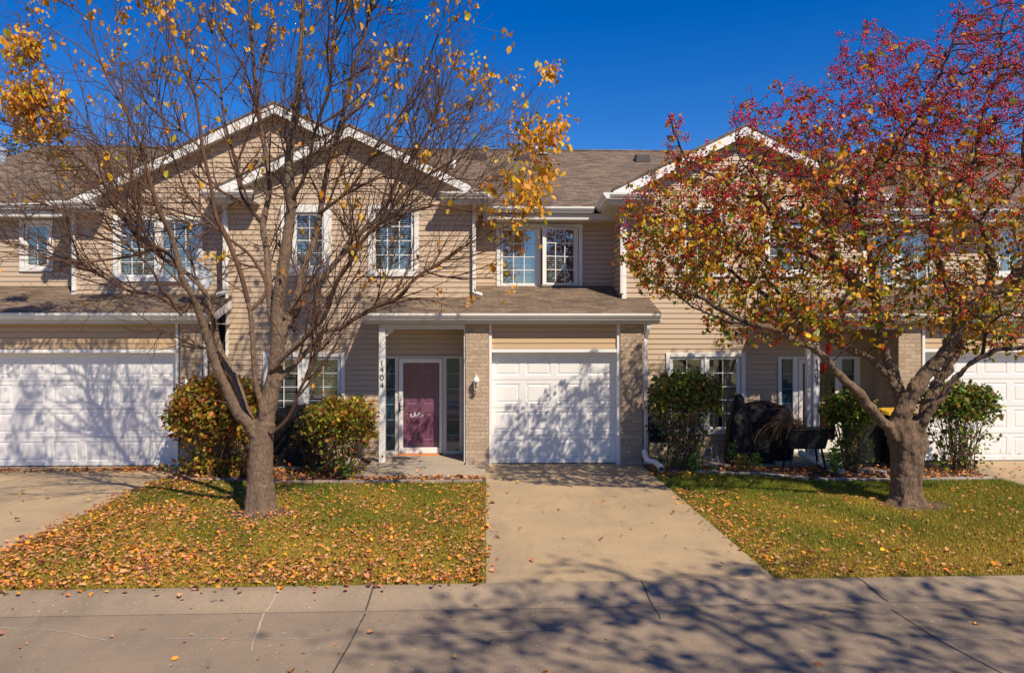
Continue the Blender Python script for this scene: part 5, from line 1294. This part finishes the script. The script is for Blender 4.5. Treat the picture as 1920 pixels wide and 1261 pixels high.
def grass(poly, n, label):
    P = scatter(poly, n); P = P+RNG.normal(0, .022, P.shape)
    for x, y in TR: P = P[((P[:, 0]-x)/1.2)**2+(P[:, 1]-y)**2 > (.42+RNG.normal(0, .07, len(P)))**2]
    n = len(P)
    yy = P[:, 1]; patch = np.sin(P[:, 0]*1.7+1)*np.sin(P[:, 1]*2.1+P[:, 0])+.6*np.sin(P[:, 0]*4.3+P[:, 1]*1.3)
    f = np.clip(.56+.28*patch+RNG.normal(0, .25, n)-(yy-10.6)*.15, 0, 1)[:, None]
    C = (1-f)*np.array([.125, .185, .008])+f*np.array([.50, .34, .045]); C = np.clip(C*(1+RNG.normal(0, .25, (n, 1))), .01, .9)
    h = RNG.uniform(.025, .065, n)*np.clip(1.2-f[:, 0]*.5, .5, 1.2); a = RNG.uniform(0, 6.28, n); wd = RNG.uniform(.003, .006, n)
    B = np.stack([P[:, 0], P[:, 1], np.full(n, Z1-.002)], 1); S = np.stack([np.cos(a)*wd, np.sin(a)*wd, np.zeros(n)], 1)
    ln = RNG.normal(0, .45, (n, 2)); T = B+np.stack([ln[:, 0]*h, ln[:, 1]*h, h], 1)
    V = np.stack([B-S, B+S, T], 1).reshape(-1, 3)
    o = fast_mesh('grass', V, np.arange(n*3).reshape(-1, 3), M['grass'], None, np.repeat(C, 3, 0)); tag(o, label, 'grass', kind='stuff')
grass(LP, 210000, 'short grass of the left lawn turning yellow'); grass(RP, 190000, 'short grass of the right lawn, greener under the tree')
TAN = [(.50, .23, .10), (.56, .29, .13), (.70, .24, .025), (.42, .15, .055), (.74, .33, .025), (.30, .10, .05), (.16, .05, .03)]
def litter(P, label, size=.055, z=.02, wts=(5, 4, 4, 3, 2.2, 2, 1), zs=.012):
    n = len(P); Q = np.stack([P[:, 0], P[:, 1], z+np.abs(RNG.normal(0, zs, n))], 1)
    o = leaves('fallen_leaves', Q, size, palette(n, TAN, wts, .18), M['dryleaf'], None, flat=True, curl=1.5, wid=1.1); tag(o, label, 'fallen leaves', kind='stuff')
def thin(P, w_): return P[RNG.uniform(0, 1, len(P)) < w_]
P = scatter(LP, 38000); d = P[:, 0]-LX; cl = .5+.5*np.sin(P[:, 0]*2.3+P[:, 1]*1.1)*np.sin(P[:, 1]*2.7-P[:, 0]*.8)
w_ = np.clip((.10+.55*np.exp(-d/1.5)+.38*np.exp(-(P[:, 1]-KY(0))/1.3)+.30*np.exp((P[:, 0])/.35))*(.4+cl), 0, 1)
litter(thin(P, w_), 'tan and orange leaves lying thick over the left lawn', .043)
P = scatter(RP, 21000); d = P[:, 0]-DX1; cl = .5+.5*np.sin(P[:, 0]*2.1+P[:, 1]*1.3)*np.sin(P[:, 1]*2.3-P[:, 0])
w_ = np.clip((.07+.45*np.exp(-d/.45)+.14*np.exp(-(P[:, 1]-KY(0))/1.2))*(.4+cl)*np.where(P[:, 1] > 12.3, .4, 1), 0, 1)
litter(thin(P, w_), 'thin scatter of tan leaves over the right lawn', .044)
def area(x0, x1, y0, y1, n): return np.stack([RNG.uniform(x0, x1, n), RNG.uniform(y0, y1, n)], 1)
litter(np.concatenate([area(LX+.05, -2.5, 13.35, 14.4, 750), area(-2.4, -.05, 13.1, 13.6, 420), area(-2.5, -2.2, 13.6, 14.7, 60)]), 'brown leaves on the left mulch bed', .055)
litter(np.concatenate([area(DX1+.05, 5.2, 13.9, 14.5, 420), area(3.02, 3.7, 13.3, 14.2, 180), area(5.2, 8.9, 13.05, 14.3, 950)]), 'brown leaves on the right mulch bed', .055)
P = np.concatenate([np.stack([RNG.uniform(-9.5, -5.9, 420), 14.55-np.abs(RNG.normal(0, .16, 420))], 1), np.stack([RNG.normal(-6.6, .22, 130), RNG.normal(14.55, .08, 130)], 1), np.stack([LX-np.abs(RNG.normal(0, .09, 160)), RNG.uniform(8, 13.4, 160)], 1), area(-9, -5.7, 8.5, 14, 26)])
litter(P, 'brown leaves blown against the left garage door', .055, .012)
P = np.concatenate([area(.05, 2.95, 8.0, 14.4, 34), np.stack([np.abs(RNG.normal(0, .05, 40))+.01, RNG.uniform(8, 13, 40)], 1), np.stack([2.98-np.abs(RNG.normal(0, .05, 30)), RNG.uniform(8, 13, 30)], 1), area(-1.9, -.3, 13.7, 14.6, 12), area(9.0, 10.5, 13, 14.5, 60)])
litter(P, 'few brown leaves on the centre and right driveways', .055, .012)
P = np.stack([RNG.uniform(-5.5, 6.5, 70), RNG.uniform(4.6, 7.2, 70)], 1)
litter(P, 'few dry leaves and bits on the road', .05, RZ+.012, zs=.003)
P = np.stack([RNG.uniform(-5.6, 0, 60), KY(0)-np.abs(RNG.normal(0, .12, 60))], 1)
litter(P, 'few yellow leaves lying on the kerb', .06, .008, (2, 2, 4, 1, 4, 1, 1), .003)
